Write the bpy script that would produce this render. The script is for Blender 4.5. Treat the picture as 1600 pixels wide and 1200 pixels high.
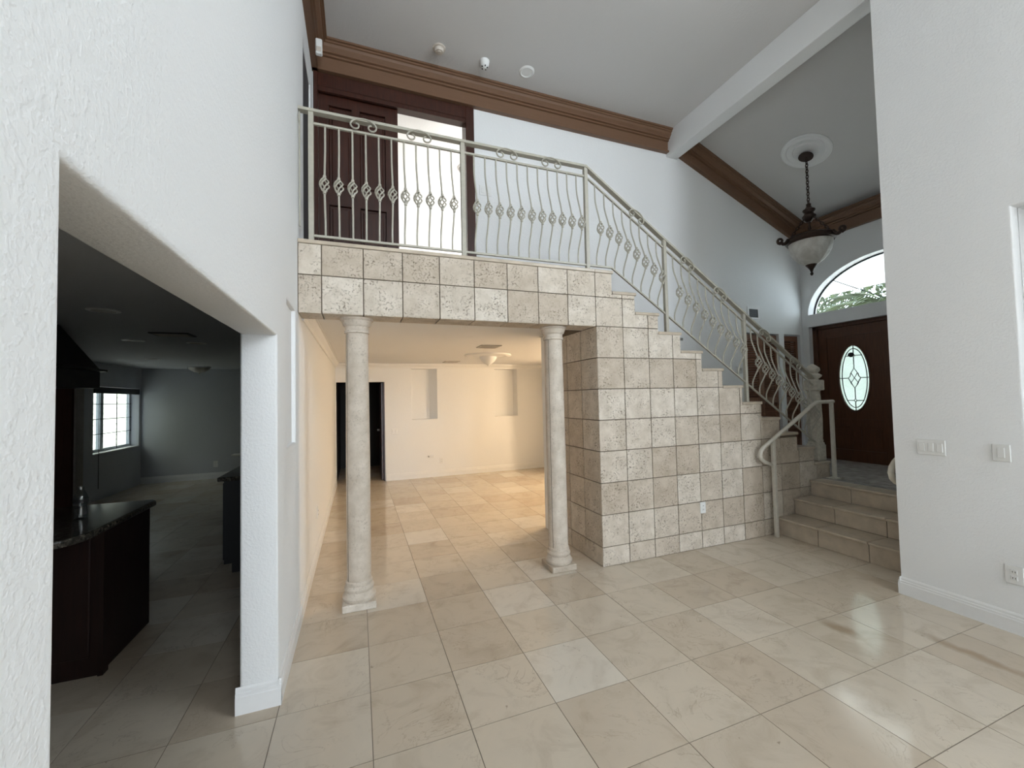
import bpy, bmesh, math, random
from mathutils import Vector, Matrix
random.seed(7)
PI = math.pi
for o in list(bpy.data.objects):
    bpy.data.objects.remove(o, do_unlink=True)
scene = bpy.context.scene
COL = scene.collection

# ------------------------------------------------------------------ camera
CAM = Vector((-0.0494, -1.5508, 1.6124))
FPX, YAW, PITCH, ROLL = 639.4, 0.359805, 0.034644, -0.022307
fwd = Vector((math.sin(YAW)*math.cos(PITCH), math.cos(YAW)*math.cos(PITCH), math.sin(PITCH)))
rgt0 = Vector((math.cos(YAW), -math.sin(YAW), 0)); up0 = rgt0.cross(fwd)
rgt = rgt0*math.cos(ROLL) + up0*math.sin(ROLL)
upv = up0*math.cos(ROLL) - rgt0*math.sin(ROLL)
cd = bpy.data.cameras.new('camera'); cam = bpy.data.objects.new('camera', cd); COL.objects.link(cam)
cd.sensor_fit = 'HORIZONTAL'; cd.sensor_width = 36.0; cd.lens = 36.0*FPX/1600.0; cd.clip_start = 0.02; cd.clip_end = 200
m = Matrix((rgt, upv, -fwd)).transposed().to_4x4(); m.translation = CAM
cam.matrix_world = m
scene.camera = cam

# ------------------------------------------------------------------ world, sun, daylight, exposure
vs = scene.view_settings
vs.view_transform = 'Standard'; vs.look = 'None'; vs.gamma = 1.0; vs.use_curve_mapping = False
vs.exposure = -0.14
w = bpy.data.worlds.new('sky'); scene.world = w; w.use_nodes = True
nt = w.node_tree; bg = nt.nodes['Background']
bg.inputs[0].default_value = (0.80, 0.90, 1.0, 1); bg.inputs[1].default_value = 8.0
XWIN = 4.005
def lamp(name, kind, loc, energy, col=(1, 1, 1), size=None, rot=None, soft=None):
    l = bpy.data.lights.new(name, kind); l.energy = energy; l.color = col
    if kind == 'AREA':
        l.shape = 'RECTANGLE'; l.size, l.size_y = size
    if kind == 'POINT' and soft: l.shadow_soft_size = soft
    if kind == 'SUN': l.angle = math.radians(2)
    o = bpy.data.objects.new(name, l); COL.objects.link(o); o.location = loc
    if rot is not None:
        o.rotation_euler = Vector(rot).to_track_quat('-Z', 'Y').to_euler()
    return o
lamp('sun', 'SUN', (20, 12, 20), 9.0, (1, 0.96, 0.88), rot=(-0.45, -0.25, -0.85))
# daylight through the glazing of the wall far behind the camera
lamp('daylight_rear_window', 'AREA', (2.4, -12.5, 3.0), 480, (0.85, 0.93, 1.0), (2.8, 3.8), (0, 1, 0))
# daylight through the high clerestory window of the right wall
lamp('daylight_clerestory', 'AREA', (XWIN, -2.05, 4.0), 54, (0.82, 0.92, 1.0), (2.3, 1.6), (-1, 0, 0))
# area light added inside the upstairs room to brighten it; no window modelled
lamp('upstairs_room_fill', 'AREA', (2.6, 4.6, 4.2), 84, (1.0, 0.98, 0.95), (1.6, 1.4), (-1, -0.1, 0))

# ------------------------------------------------------------------ helpers
def tag(o, label=None, cat=None, group=None, kind=None):
    if label: o['label'] = label
    if cat: o['category'] = cat
    if group: o['group'] = group
    if kind: o['kind'] = kind
    return o
def empty(name, loc=(0, 0, 0), label=None, cat=None, group=None, kind=None):
    o = bpy.data.objects.new(name, None); COL.objects.link(o); o.location = loc
    o.empty_display_size = 0.05
    return tag(o, label, cat, group, kind)
class MB:
    def __init__(s): s.bm = bmesh.new()
    def box(s, x0, y0, z0, x1, y1, z1):
        v = [s.bm.verts.new((x, y, z)) for x in (x0, x1) for y in (y0, y1) for z in (z0, z1)]
        for f in ((0,1,3,2), (4,6,7,5), (0,4,5,1), (2,3,7,6), (0,2,6,4), (1,5,7,3)):
            s.bm.faces.new([v[i] for i in f])
        return s
    def prism(s, poly, ax, a, b):
        def P(u, v, t):
            return (t, u, v) if ax == 'x' else (u, t, v) if ax == 'y' else (u, v, t)
        A = [s.bm.verts.new(P(u, v, a)) for u, v in poly]; B = [s.bm.verts.new(P(u, v, b)) for u, v in poly]
        n = len(poly)
        s.bm.faces.new(A); s.bm.faces.new(B[::-1])
        for i in range(n):
            s.bm.faces.new([A[i], B[i], B[(i+1) % n], A[(i+1) % n]])
        return s
    def tube(s, pts, r, seg=6, closed=False, ry=None):
        pts = [Vector(p) for p in pts]; n = len(pts); rings = []
        prev = None
        for i, p in enumerate(pts):
            if closed: t = (pts[(i+1) % n] - pts[i-1])
            else: t = pts[min(i+1, n-1)] - pts[max(i-1, 0)]
            t.normalize()
            if prev is None:
                a = Vector((0, 0, 1)) if abs(t.z) < 0.9 else Vector((0, 1, 0))
                u = t.cross(a).normalized()
            else:
                u = (prev - t*prev.dot(t)).normalized()
            prev = u; vv = t.cross(u)
            rr = r[i] if isinstance(r, (list, tuple)) else r
            rings.append([s.bm.verts.new(p + u*math.cos(2*PI*k/seg)*rr + vv*math.sin(2*PI*k/seg)*(ry or rr)) for k in range(seg)])
        for i in range(n if closed else n-1):
            a, b = rings[i], rings[(i+1) % n]
            for k in range(seg):
                s.bm.faces.new([a[k], a[(k+1) % seg], b[(k+1) % seg], b[k]])
        if not closed:
            s.bm.faces.new(rings[0][::-1]); s.bm.faces.new(rings[-1])
        return s
    def lathe(s, prof, c=(0, 0, 0), seg=24, flute=0, amp=0.0):
        rings = []
        for r, z in prof:
            ring = []
            for k in range(seg):
                a = 2*PI*k/seg; rr = r*(1 + (amp*math.cos(flute*a) if flute else 0))
                ring.append(s.bm.verts.new((c[0]+rr*math.cos(a), c[1]+rr*math.sin(a), c[2]+z)))
            rings.append(ring)
        for a, b in zip(rings, rings[1:]):
            for k in range(seg):
                s.bm.faces.new([a[k], a[(k+1) % seg], b[(k+1) % seg], b[k]])
        s.bm.faces.new(rings[0][::-1]); s.bm.faces.new(rings[-1])
        return s
    def sweep(s, prof, p0, p1, U, V):
        """closed 2D profile (u, v) carried straight from p0 to p1"""
        U, V = Vector(U), Vector(V); p0, p1 = Vector(p0), Vector(p1)
        A = [s.bm.verts.new(p0 + U*u + V*v) for u, v in prof]; B = [s.bm.verts.new(p1 + U*u + V*v) for u, v in prof]
        n = len(prof)
        s.bm.faces.new(A); s.bm.faces.new(B[::-1])
        for i in range(n): s.bm.faces.new([A[i], B[i], B[(i+1) % n], A[(i+1) % n]])
        return s
    def bevel(s, wd=0.004, seg=1, ang=60):
        bmesh.ops.recalc_face_normals(s.bm, faces=s.bm.faces)
        es = [e for e in s.bm.edges if len(e.link_faces) == 2 and e.calc_face_angle(0) > math.radians(ang)]
        bmesh.ops.bevel(s.bm, geom=es, offset=wd, segments=seg, affect='EDGES', profile=0.5, clamp_overlap=True)
        return s
    def mesh(s, name, mat=None, smooth=None):
        bmesh.ops.recalc_face_normals(s.bm, faces=s.bm.faces)
        me = bpy.data.meshes.new(name); s.bm.to_mesh(me); s.bm.free()
        if mat: me.materials.append(mat)
        if smooth:
            me.shade_smooth()
            me.set_sharp_from_angle(angle=math.radians(smooth))
        return me
    def build(s, name, mat, parent=None, smooth=None, loc=None, **kw):
        o = bpy.data.objects.new(name, s.mesh(name, mat, smooth)); COL.objects.link(o)
        if parent: o.parent = parent
        if loc: o.location = loc
        return tag(o, **kw)
def inst(name, me, parent=None, loc=(0, 0, 0), rot=None, **kw):
    o = bpy.data.objects.new(name, me); COL.objects.link(o); o.location = loc
    if rot: o.rotation_euler = rot
    if parent: o.parent = parent
    return tag(o, **kw)
def wall_panel(ax, a, b, u0, u1, v0, v1, holes, rnd=0.012):
    """slab between a and b on axis ax; u is the other horizontal axis, v = z; holes rounded like plaster"""
    us = sorted({u0, u1, *[h[0] for h in holes], *[h[1] for h in holes]}); vs_ = sorted({v0, v1, *[h[2] for h in holes], *[h[3] for h in holes]})
    us = [u for u in us if u0 <= u <= u1]; vs_ = [v for v in vs_ if v0 <= v <= v1]
    def solid(i, j):
        if i < 0 or j < 0 or i >= len(us)-1 or j >= len(vs_)-1: return False
        cu, cv = (us[i]+us[i+1])/2, (vs_[j]+vs_[j+1])/2
        return not any(h[0] < cu < h[1] and h[2] < cv < h[3] for h in holes)
    M = MB(); cache = {}
    def V(u, v, t):
        k = (round(u, 5), round(v, 5), t)
        if k not in cache: cache[k] = M.bm.verts.new((t, u, v) if ax == 'x' else (u, t, v))
        return cache[k]
    for i in range(len(us)-1):
        for j in range(len(vs_)-1):
            if not solid(i, j): continue
            p = [(us[i], vs_[j]), (us[i+1], vs_[j]), (us[i+1], vs_[j+1]), (us[i], vs_[j+1])]
            M.bm.faces.new([V(*q, a) for q in p]); M.bm.faces.new([V(*q, b) for q in p[::-1]])
            for (di, dj), (k0, k1) in (((0, -1), (0, 1)), ((1, 0), (1, 2)), ((0, 1), (2, 3)), ((-1, 0), (3, 0))):
                if not solid(i+di, j+dj):
                    M.bm.faces.new([V(*p[k0], a), V(*p[k0], b), V(*p[k1], b), V(*p[k1], a)])
    bmesh.ops.recalc_face_normals(M.bm, faces=M.bm.faces)
    bmesh.ops.dissolve_limit(M.bm, angle_limit=0.01, verts=M.bm.verts, edges=M.bm.edges)
    if holes and rnd:
        def inh(v):
            u = v.co.y if ax == 'x' else v.co.x
            return any(h[0]-1e-4 <= u <= h[1]+1e-4 and h[2]-1e-4 <= v.co.z <= h[3]+1e-4 for h in holes)
        es = [e for e in M.bm.edges if len(e.link_faces) == 2 and e.calc_face_angle(0) > 1 and e.is_convex and inh(e.verts[0]) and inh(e.verts[1])]
        bmesh.ops.bevel(M.bm, geom=es, offset=rnd, segments=3, affect='EDGES', profile=0.5, clamp_overlap=True)
    return M

# ------------------------------------------------------------------ materials
def newmat(name, col, rough=0.6, metal=0.0, spec=0.5):
    m_ = bpy.data.materials.new(name); m_.use_nodes = True
    N = m_.node_tree.nodes; b = N['Principled BSDF']
    b.inputs['Base Color'].default_value = (*col, 1); b.inputs['Roughness'].default_value = rough
    b.inputs['Metallic'].default_value = metal; b.inputs['Specular IOR Level'].default_value = spec
    return m_, m_.node_tree, b
def node(t, kind, **kw):
    n = t.nodes.new(kind)
    for k, v in kw.items(): setattr(n, k, v)
    return n
def pos(t):
    return t.nodes.new('ShaderNodeNewGeometry').outputs['Position']
def objco(t):
    return t.nodes.new('ShaderNodeTexCoord').outputs['Object']
def noise(t, vec, scale, detail=3, rough=0.5, dist=0.0):
    n = t.nodes.new('ShaderNodeTexNoise'); n.inputs['Scale'].default_value = scale; n.inputs['Detail'].default_value = detail
    n.inputs['Roughness'].default_value = rough; n.inputs['Distortion'].default_value = dist
    t.links.new(vec, n.inputs['Vector']); return n.outputs['Fac']
def ramp(t, fac, stops):
    n = t.nodes.new('ShaderNodeValToRGB'); e = n.color_ramp.elements
    while len(e) < len(stops): e.new(0.5)
    for i, (p, c) in enumerate(stops):
        e[i].position = p; e[i].color = (*c, 1) if len(c) == 3 else c
    t.links.new(fac, n.inputs[0]); return n.outputs[0]
def mix(t, a, b, fac, mode='MIX'):
    n = t.nodes.new('ShaderNodeMix'); n.data_type = 'RGBA'; n.blend_type = mode
    for sk, v in ((6, a), (7, b)):
        if isinstance(v, tuple): n.inputs[sk].default_value = (*v, 1)
        else: t.links.new(v, n.inputs[sk])
    if isinstance(fac, (int, float)): n.inputs[0].default_value = fac
    else: t.links.new(fac, n.inputs[0])
    return n.outputs[2]
def bump(t, b, h, strength, dist=0.002):
    n = t.nodes.new('ShaderNodeBump'); n.inputs['Strength'].default_value = strength; n.inputs['Distance'].default_value = dist
    t.links.new(h, n.inputs['Height']); t.links.new(n.outputs[0], b.inputs['Normal'])
def math_(t, op, a, b=None):
    n = t.nodes.new('ShaderNodeMath'); n.operation = op
    for i, v in enumerate((a, b)):
        if v is None: continue
        if isinstance(v, (int, float)): n.inputs[i].default_value = v
        else: t.links.new(v, n.inputs[i])
    return n.outputs[0]

def plaster(name, col, scale=70, st=0.19, rough=0.75):
    m_, t, b = newmat(name, col, rough, spec=0.3)
    h = noise(t, pos(t), scale, 2, 0.55); k = ramp(t, h, [(0.42, (0, 0, 0)), (0.62, (1, 1, 1))])
    bump(t, b, k, st, 0.004)
    return m_
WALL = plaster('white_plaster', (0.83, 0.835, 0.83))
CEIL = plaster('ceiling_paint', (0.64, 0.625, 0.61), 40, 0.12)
POPC = plaster('textured_ceiling', (0.83, 0.83, 0.83), 120, 0.5)
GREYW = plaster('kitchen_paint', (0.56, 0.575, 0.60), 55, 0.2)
DARKW = plaster('near_black_wall', (0.03, 0.028, 0.026), 40, 0.1)  # near-black wall colour for the passage and the closet
def plain(name, col, rough=0.5, metal=0.0, var=0.06, scale=30, spec=0.5, bst=0.0):
    m_, t, b = newmat(name, col, rough, metal, spec)
    n = noise(t, objco(t), scale, 3)
    c = ramp(t, n, [(0.3, tuple(max(0, x*(1-var)) for x in col)), (0.7, tuple(min(1, x*(1+var)) for x in col))])
    t.links.new(c, b.inputs['Base Color'])
    if bst: bump(t, b, n, bst, 0.002)
    return m_
TRIMW = plain('white_trim_paint', (0.82, 0.82, 0.81), 0.4, 0, 0.01)
PLASTIC = plain('white_plastic', (0.80, 0.80, 0.78), 0.35, 0, 0.01)
IVORY = plain('ivory_plastic', (0.60, 0.54, 0.47), 0.4)
RAILM = plain('cream_painted_iron', (0.44, 0.415, 0.345), 0.38)
HANDR = plain('cream_handrail_paint', (0.62, 0.58, 0.50), 0.35)
BRONZE = plain('dark_bronze', (0.045, 0.028, 0.022), 0.35, 0.7)
BLACKM = plain('black_metal', (0.012, 0.012, 0.013), 0.4)
LEAD = plain('lead_came', (0.10, 0.10, 0.11), 0.4, 0.5)
ALUM = plain('window_aluminium', (0.50, 0.55, 0.60), 0.4)
DARKFR = plain('dark_window_gasket', (0.03, 0.035, 0.045), 0.4)
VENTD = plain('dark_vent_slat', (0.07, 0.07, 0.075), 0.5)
GROUT = plain('grout', (0.17, 0.135, 0.098), 0.9)
FGROUT = plain('floor_grout', (0.20, 0.165, 0.125), 0.8)
GREYV = plain('grey_ceiling_vent', (0.45, 0.42, 0.38), 0.5)

def wood(name, c0, c1, rough=0.4, axis=2, scale=9):
    m_, t, b = newmat(name, c0, rough)
    mp = t.nodes.new('ShaderNodeMapping'); sc = [scale*6]*3; sc[axis] = scale*0.5
    mp.inputs['Scale'].default_value = sc; t.links.new(pos(t), mp.inputs['Vector'])
    n = noise(t, mp.outputs[0], 1.0, 4, 0.6, 0.4)
    t.links.new(ramp(t, n, [(0.3, c0), (0.7, c1)]), b.inputs['Base Color'])
    bump(t, b, n, 0.08, 0.001)
    return m_
MAHOG = wood('mahogany_door', (0.030, 0.0085, 0.005), (0.060, 0.017, 0.009), 0.35)
FDOOR = wood('walnut_front_door', (0.070, 0.027, 0.012), (0.12, 0.046, 0.019), 0.4)
CROWNM = wood('brown_crown_wood', (0.160, 0.086, 0.048), (0.178, 0.096, 0.055), 0.4, 0)
LOUV = wood('louvre_wood', (0.16, 0.068, 0.036), (0.23, 0.10, 0.055), 0.5, 0)
CABW = wood('dark_cherry_cabinet', (0.013, 0.004, 0.003), (0.024, 0.007, 0.005), 0.55)
REDW = wood('red_brown_cabinet', (0.085, 0.028, 0.018), (0.12, 0.040, 0.026), 0.45)

BANDS = ((3.00, 0.34, 0.075, 0.17), (3.42, -0.16, 0.06, 0.36))
def marble_floor():
    m_, t, b = newmat('polished_beige_marble', (0.5, 0.44, 0.36), 0.14, spec=0.5)
    P = pos(t); T = 0.457
    sc = node(t, 'ShaderNodeVectorMath', operation='SCALE'); sc.inputs['Scale'].default_value = 1/T; t.links.new(P, sc.inputs[0])
    fl = node(t, 'ShaderNodeVectorMath', operation='FLOOR'); t.links.new(sc.outputs[0], fl.inputs[0])
    sx = node(t, 'ShaderNodeSeparateXYZ'); t.links.new(fl.outputs[0], sx.inputs[0])
    cx = node(t, 'ShaderNodeCombineXYZ'); t.links.new(sx.outputs[0], cx.inputs[0]); t.links.new(sx.outputs[1], cx.inputs[1])
    wn = node(t, 'ShaderNodeTexWhiteNoise', noise_dimensions='3D'); t.links.new(cx.outputs[0], wn.inputs['Vector'])
    off = node(t, 'ShaderNodeVectorMath', operation='SCALE'); off.inputs['Scale'].default_value = 17.0; t.links.new(wn.outputs['Color'], off.inputs[0])
    ad = node(t, 'ShaderNodeVectorMath', operation='ADD'); t.links.new(P, ad.inputs[0]); t.links.new(off.outputs[0], ad.inputs[1])
    V = ad.outputs[0]
    base = ramp(t, wn.outputs['Value'], [(0.0, (0.57, 0.475, 0.37)), (0.5, (0.635, 0.55, 0.44)), (0.85, (0.66, 0.58, 0.475)), (1.0, (0.73, 0.67, 0.58))])
    cl = noise(t, V, 5.0, 5, 0.6, 0.8)
    c1 = mix(t, base, ramp(t, cl, [(0.25, (0.74, 0.70, 0.65)), (0.5, (0.98, 0.98, 0.97)), (0.75, (1.05, 1.04, 1.02))]), 0.7, 'MULTIPLY')
    # fine wandering veins
    wv = noise(t, V, 3.2, 6, 0.62, 1.2)
    v1 = math_(t, 'ABSOLUTE', math_(t, 'SUBTRACT', wv, 0.5))
    vm = ramp(t, v1, [(0.0, (1, 1, 1)), (0.009, (0, 0, 0))])
    msk = ramp(t, noise(t, V, 2.3, 2), [(0.45, (0, 0, 0)), (0.6, (1, 1, 1))])
    vf = math_(t, 'MULTIPLY', vm, math_(t, 'MULTIPLY', msk, 0.34))
    c2 = mix(t, c1, (0.20, 0.13, 0.08), vf)
    # scuff marks and little pits
    pit = ramp(t, noise(t, V, 26, 4, 0.6), [(0.70, (0, 0, 0)), (0.76, (1, 1, 1))])
    c3 = mix(t, c2, (0.16, 0.11, 0.075), math_(t, 'MULTIPLY', pit, 0.5))
    # two rusty mineral bands that run through single slabs
    wob = node(t, 'ShaderNodeVectorMath', operation='ADD'); nz = t.nodes.new('ShaderNodeTexNoise'); nz.inputs['Scale'].default_value = 9; nz.inputs['Detail'].default_value = 4
    t.links.new(P, nz.inputs['Vector'])
    sb = node(t, 'ShaderNodeVectorMath', operation='MULTIPLY_ADD'); sb.inputs[1].default_value = (0.09, 0.09, 0); sb.inputs[2].default_value = (-0.045, -0.045, 0); t.links.new(nz.outputs['Color'], sb.inputs[0])
    t.links.new(P, wob.inputs[0]); t.links.new(sb.outputs[0], wob.inputs[1])
    for (cx_, cy_, hx, hy) in BANDS:
        mp = node(t, 'ShaderNodeVectorMath', operation='SUBTRACT'); mp.inputs[1].default_value = (cx_, cy_, 0); t.links.new(wob.outputs[0], mp.inputs[0])
        dv = node(t, 'ShaderNodeVectorMath', operation='MULTIPLY'); dv.inputs[1].default_value = (1/hx, 1/hy, 0); t.links.new(mp.outputs[0], dv.inputs[0])
        ln = node(t, 'ShaderNodeVectorMath', operation='LENGTH'); t.links.new(dv.outputs[0], ln.inputs[0])
        c3 = mix(t, c3, (0.30, 0.20, 0.11), math_(t, 'MULTIPLY', ramp(t, ln.outputs['Value'], [(0.25, (1, 1, 1)), (1.0, (0, 0, 0))]), 0.62))
    t.links.new(c3, b.inputs['Base Color'])
    r = ramp(t, noise(t, V, 7, 4, 0.6), [(0.3, (0.055, 0.055, 0.055)), (0.7, (0.16, 0.16, 0.16))])
    t.links.new(r, b.inputs['Roughness'])
    bump(t, b, noise(t, V, 9, 3), 0.05, 0.002)
    return m_
MARBLE = marble_floor()

def coral(name, tint=(1, 1, 1), pitv=1.0):
    m_, t, b = newmat(name, (0.5, 0.45, 0.38), 0.85, spec=0.25)
    oi = t.nodes.new('ShaderNodeObjectInfo')
    off = node(t, 'ShaderNodeVectorMath', operation='SCALE'); t.links.new(oi.outputs['Location'], off.inputs[0]); off.inputs['Scale'].default_value = 0.0
    P = pos(t)
    cx = node(t, 'ShaderNodeCombineXYZ'); rr = math_(t, 'MULTIPLY', oi.outputs['Random'], 31.0)
    t.links.new(rr, cx.inputs[0]); t.links.new(rr, cx.inputs[2])
    ad = node(t, 'ShaderNodeVectorMath', operation='ADD'); t.links.new(P, ad.inputs[0]); t.links.new(cx.outputs[0], ad.inputs[1]); V = ad.outputs[0]
    tn = lambda c: tuple(a*b_ for a, b_ in zip(c, tint))
    base = ramp(t, oi.outputs['Random'], [(0.0, tn((0.56, 0.48, 0.39))), (0.6, tn((0.64, 0.565, 0.475))), (1.0, tn((0.72, 0.655, 0.57)))])
    c1 = mix(t, base, ramp(t, noise(t, V, 9, 4, 0.6), [(0.3, (0.78, 0.75, 0.70)), (0.7, (1.1, 1.1, 1.1))]), 0.8, 'MULTIPLY')
    pits = ramp(t, noise(t, V, 62, 4, 0.6, 0.5), [(0.53, (0, 0, 0)), (0.66, (1, 1, 1))])
    dens = ramp(t, noise(t, V, 7, 3), [(0.34, (0, 0, 0)), (0.62, (1, 1, 1))])
    pm = math_(t, 'MULTIPLY', pits, dens)
    c2 = mix(t, c1, tn((0.25, 0.20, 0.15)), math_(t, 'MULTIPLY', pm, 0.95*pitv))
    t.links.new(c2, b.inputs['Base Color'])
    h = math_(t, 'SUBTRACT', math_(t, 'MULTIPLY', noise(t, V, 40, 4, 0.65), 0.6), math_(t, 'MULTIPLY', pm, 0.7))
    bump(t, b, h, 0.7*pitv, 0.007)
    return m_
CORAL = coral('coral_stone_tile')
CAST = coral('cast_stone', (1.02, 1.03, 1.05), 0.45)
STEPM = plain('beige_step_marble', (0.50, 0.42, 0.325), 0.28, 0, 0.14, 9)
FOYM = plain('grey_foyer_marble', (0.50, 0.475, 0.45), 0.22, 0, 0.22, 12)
MOSD = plain('dark_mosaic_stone', (0.10, 0.085, 0.08), 0.3, 0, 0.3, 25)
CARVED = plain('carved_cream_stone', (0.55, 0.51, 0.43), 0.8, 0, 0.15, 30, bst=0.4)
def granite():
    m_, t, b = newmat('dark_granite', (0.06, 0.055, 0.05), 0.12)
    n = noise(t, objco(t), 45, 5, 0.7, 0.6)
    t.links.new(ramp(t, n, [(0.35, (0.012, 0.011, 0.010)), (0.55, (0.07, 0.062, 0.05)), (0.70, (0.20, 0.18, 0.145))]), b.inputs['Base Color'])
    return m_
GRANITE = granite()
def thin_glass(name, tint=(1, 1, 1), gl=0.08):
    m_ = bpy.data.materials.new(name); m_.use_nodes = True; t = m_.node_tree; N = t.nodes
    N.remove(N['Principled BSDF']); out = N['Material Output']
    a = N.new('ShaderNodeBsdfTransparent'); a.inputs[0].default_value = (*tint, 1)
    g = N.new('ShaderNodeBsdfGlossy'); g.inputs['Roughness'].default_value = 0.02
    mx = N.new('ShaderNodeMixShader'); mx.inputs[0].default_value = gl
    t.links.new(a.outputs[0], mx.inputs[1]); t.links.new(g.outputs[0], mx.inputs[2]); t.links.new(mx.outputs[0], out.inputs[0])
    return m_
PANE = thin_glass('clear_pane', (0.95, 0.98, 0.98))
PET = thin_glass('clear_plastic_bottle', (0.86, 0.90, 0.92), 0.18)
def textured_glass():
    m_, t, b = newmat('textured_privacy_glass', (0.62, 0.70, 0.62), 0.25)
    b.inputs['Transmission Weight'].default_value = 1.0; b.inputs['IOR'].default_value = 1.12
    bump(t, b, noise(t, pos(t), 70, 2), 0.5, 0.01)
    tr = t.nodes.new('ShaderNodeBsdfTranslucent'); tr.inputs[0].default_value = (0.42, 0.47, 0.44, 1)
    mx = t.nodes.new('ShaderNodeMixShader'); mx.inputs[0].default_value = 0.5
    t.links.new(b.outputs[0], mx.inputs[1]); t.links.new(tr.outputs[0], mx.inputs[2]); t.links.new(mx.outputs[0], t.nodes['Material Output'].inputs[0])
    return m_
PRIV = textured_glass()
def alabaster():
    m_, t, b = newmat('alabaster_glass', (0.62, 0.60, 0.55), 0.35)
    n = noise(t, objco(t), 9, 4, 0.6, 1.0)
    t.links.new(ramp(t, n, [(0.3, (0.50, 0.47, 0.42)), (0.7, (0.70, 0.68, 0.63))]), b.inputs['Base Color'])
    b.inputs['Subsurface Weight'].default_value = 0.0
    return m_
ALAB = alabaster()
LEAF = plain('palm_leaf', (0.050, 0.072, 0.020), 0.5, 0, 0.5, 6)
LEAF2 = plain('pale_palm_leaf', (0.15, 0.145, 0.055), 0.5, 0, 0.4, 6)
BARK = plain('palm_bark', (0.20, 0.15, 0.10), 0.9, 0, 0.3, 20)
PORCH = plain('porch_white_paint', (0.88, 0.88, 0.87), 0.5)
PAVE = plain('pale_driveway', (0.60, 0.58, 0.54), 0.9)
SIDING = plain('cream_siding', (0.36, 0.35, 0.27), 0.6)

# ------------------------------------------------------------------ dimensions
XL, XR = -0.465, 3.965            # faces of the side walls
YS, YT = 1.82, 2.98               # stair front face, tall wall face
ZC, ZU = 5.31, 2.84               # hall ceiling, upper floor
YB, YREAR = 7.13, -12.6            # far room wall, wall behind the camera
ZR = 2.37                         # ceiling of the room under the balcony
XE, ZF = 6.72, 0.56               # entry wall, foyer floor
XK, YK, ZK = -4.30, 9.20, 2.40    # kitchen
T = 0.457

def S(name, M, mat, label, smooth=None, parent=None, cat=None):
    return M.build(name, mat, parent, smooth, label=label, kind='structure', cat=cat)

# ------------------------------------------------------------------ floor with separate marble tiles
fl = MB().box(XK-0.2, YREAR-0.2, -0.12, 6.2, YK+0.2, -0.002)
floor = S('floor', fl, FGROUT, 'polished beige marble tile floor of the hall, back room and kitchen')
def px_of(p):
    d = Vector(p) - CAM; z = d.dot(fwd)
    if z < 0.05: return None
    return 800 + FPX*d.dot(rgt)/z, 600 - FPX*d.dot(upv)/z, z
half = T/2 - 0.002
tile_me = MB().box(-half, -half, -0.010, half, half, 0).mesh('floor_tile', MARBLE)
cells = []
for i in range(-10, 13):
    for j in range(-28, 21):
        x0, x1, y0, y1 = i*T, (i+1)*T, j*T, (j+1)*T
        x0, x1, y0, y1 = max(x0, XK), min(x1, 5.9), max(y0, YREAR), min(y1, YK)
        if x1-x0 < 0.02 or y1-y0 < 0.02: continue
        cx, cy = (x0+x1)/2, (y0+y1)/2
        if x0 >= 2.12 and y0 > YS and y1 < YT: continue
        if cx > 4.75 and cy < YT: continue
        full = abs(x1-x0-T) < 1e-4 and abs(y1-y0-T) < 1e-4
        q = px_of((cx, cy, 0)); score = 0
        if q and full and -150 < q[0] < 1750 and 600 < q[1] < 1420:
            seen = (cx > XL+0.1 and not (cx > 2.0 and cy > YT and q[0] > 862)) or (cx < XL and 60 < q[0] < 395) or abs(cx-XL) < 0.35
            if cx > 4.2 and cy < YS: seen = False
            if seen: score = 1/q[2]**3
        cells.append((score, x0, x1, y0, y1))
cells.sort(reverse=True)
rest = MB()
for n_, (s_, x0, x1, y0, y1) in enumerate(cells):
    if s_ > 0 and n_ < 300:
        inst('floor_tile', tile_me, floor, ((x0+x1)/2, (y0+y1)/2, random.uniform(-0.0006, 0)), (random.gauss(0, 0.0011), random.gauss(0, 0.0011), 0))
    else:
        rest.box(x0+0.002, y0+0.002, -0.010, x1-0.002, y1-0.002, 0)
rest.build('outer_floor_tiles', MARBLE, floor, kind='stuff')

# ------------------------------------------------------------------ walls
# left wall with kitchen opening, niche and upstairs doorway
OPN = (-0.742, 1.015, -0.02, 1.99)
M = wall_panel('x', XL-0.18, XL, YREAR, YT+0.18, 0, ZC, [(OPN[0], OPN[1], 0, OPN[3]), (2.22, 2.80, ZU, 4.74), (1.33, 1.72, 1.335, 2.27)], 0.015)
wl = S('wall_left', M, WALL, 'tall white textured wall with the wide opening to the kitchen', 40)
# lower back-room part of the left wall, with niche hole
M = wall_panel('x', XL-0.18, XL, YT+0.18, YB+0.15, 0, ZR+0.05, [], 0)
S('wall_left_room', M, WALL, 'warm lit white side wall of the room under the balcony', 40)
# shallow niche: frame proud of the wall face by its own recess
n = MB()
n.box(XL-0.17, 1.31, 1.315, XL-0.028, 1.74, 2.29)
n.build('niche_back', WALL, wl)
# right wall with tall niche
M = wall_panel('x', XR, XR+0.10, YREAR, 0.46, 0, ZC+0.1, [(-1.55, -0.235, 1.05, 2.80), (-3.2, -0.9, 3.2, 4.8)], 0.015)
wr = S('wall_right', M, WALL, 'tall white wall on the right with light switches and a niche', 40)
MB().box(XR+0.10, -1.7, 0.9, XR+0.30, -0.1, 2.95).box(XR+0.3, -1.75, 0.85, XR+0.33, -0.05, 3.0)
nb = wall_panel('x', XR+0.10, XR+0.22, -1.9, 0.46, 0.0, 3.1, [(-1.55, -0.235, 1.05, 2.80)], 0)
nb.build('niche_side', WALL, wr)
MB().box(XR+0.22, -1.9, 0.9, XR+0.25, 0.44, 2.95).build('niche_back', WALL, wr)
# foyer side wall behind it
S('wall_foyer', MB().box(XR+0.25, 0.30, 0, XE+0.2, 0.46, ZC), WALL, 'white foyer wall hidden behind the right wall')
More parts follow.
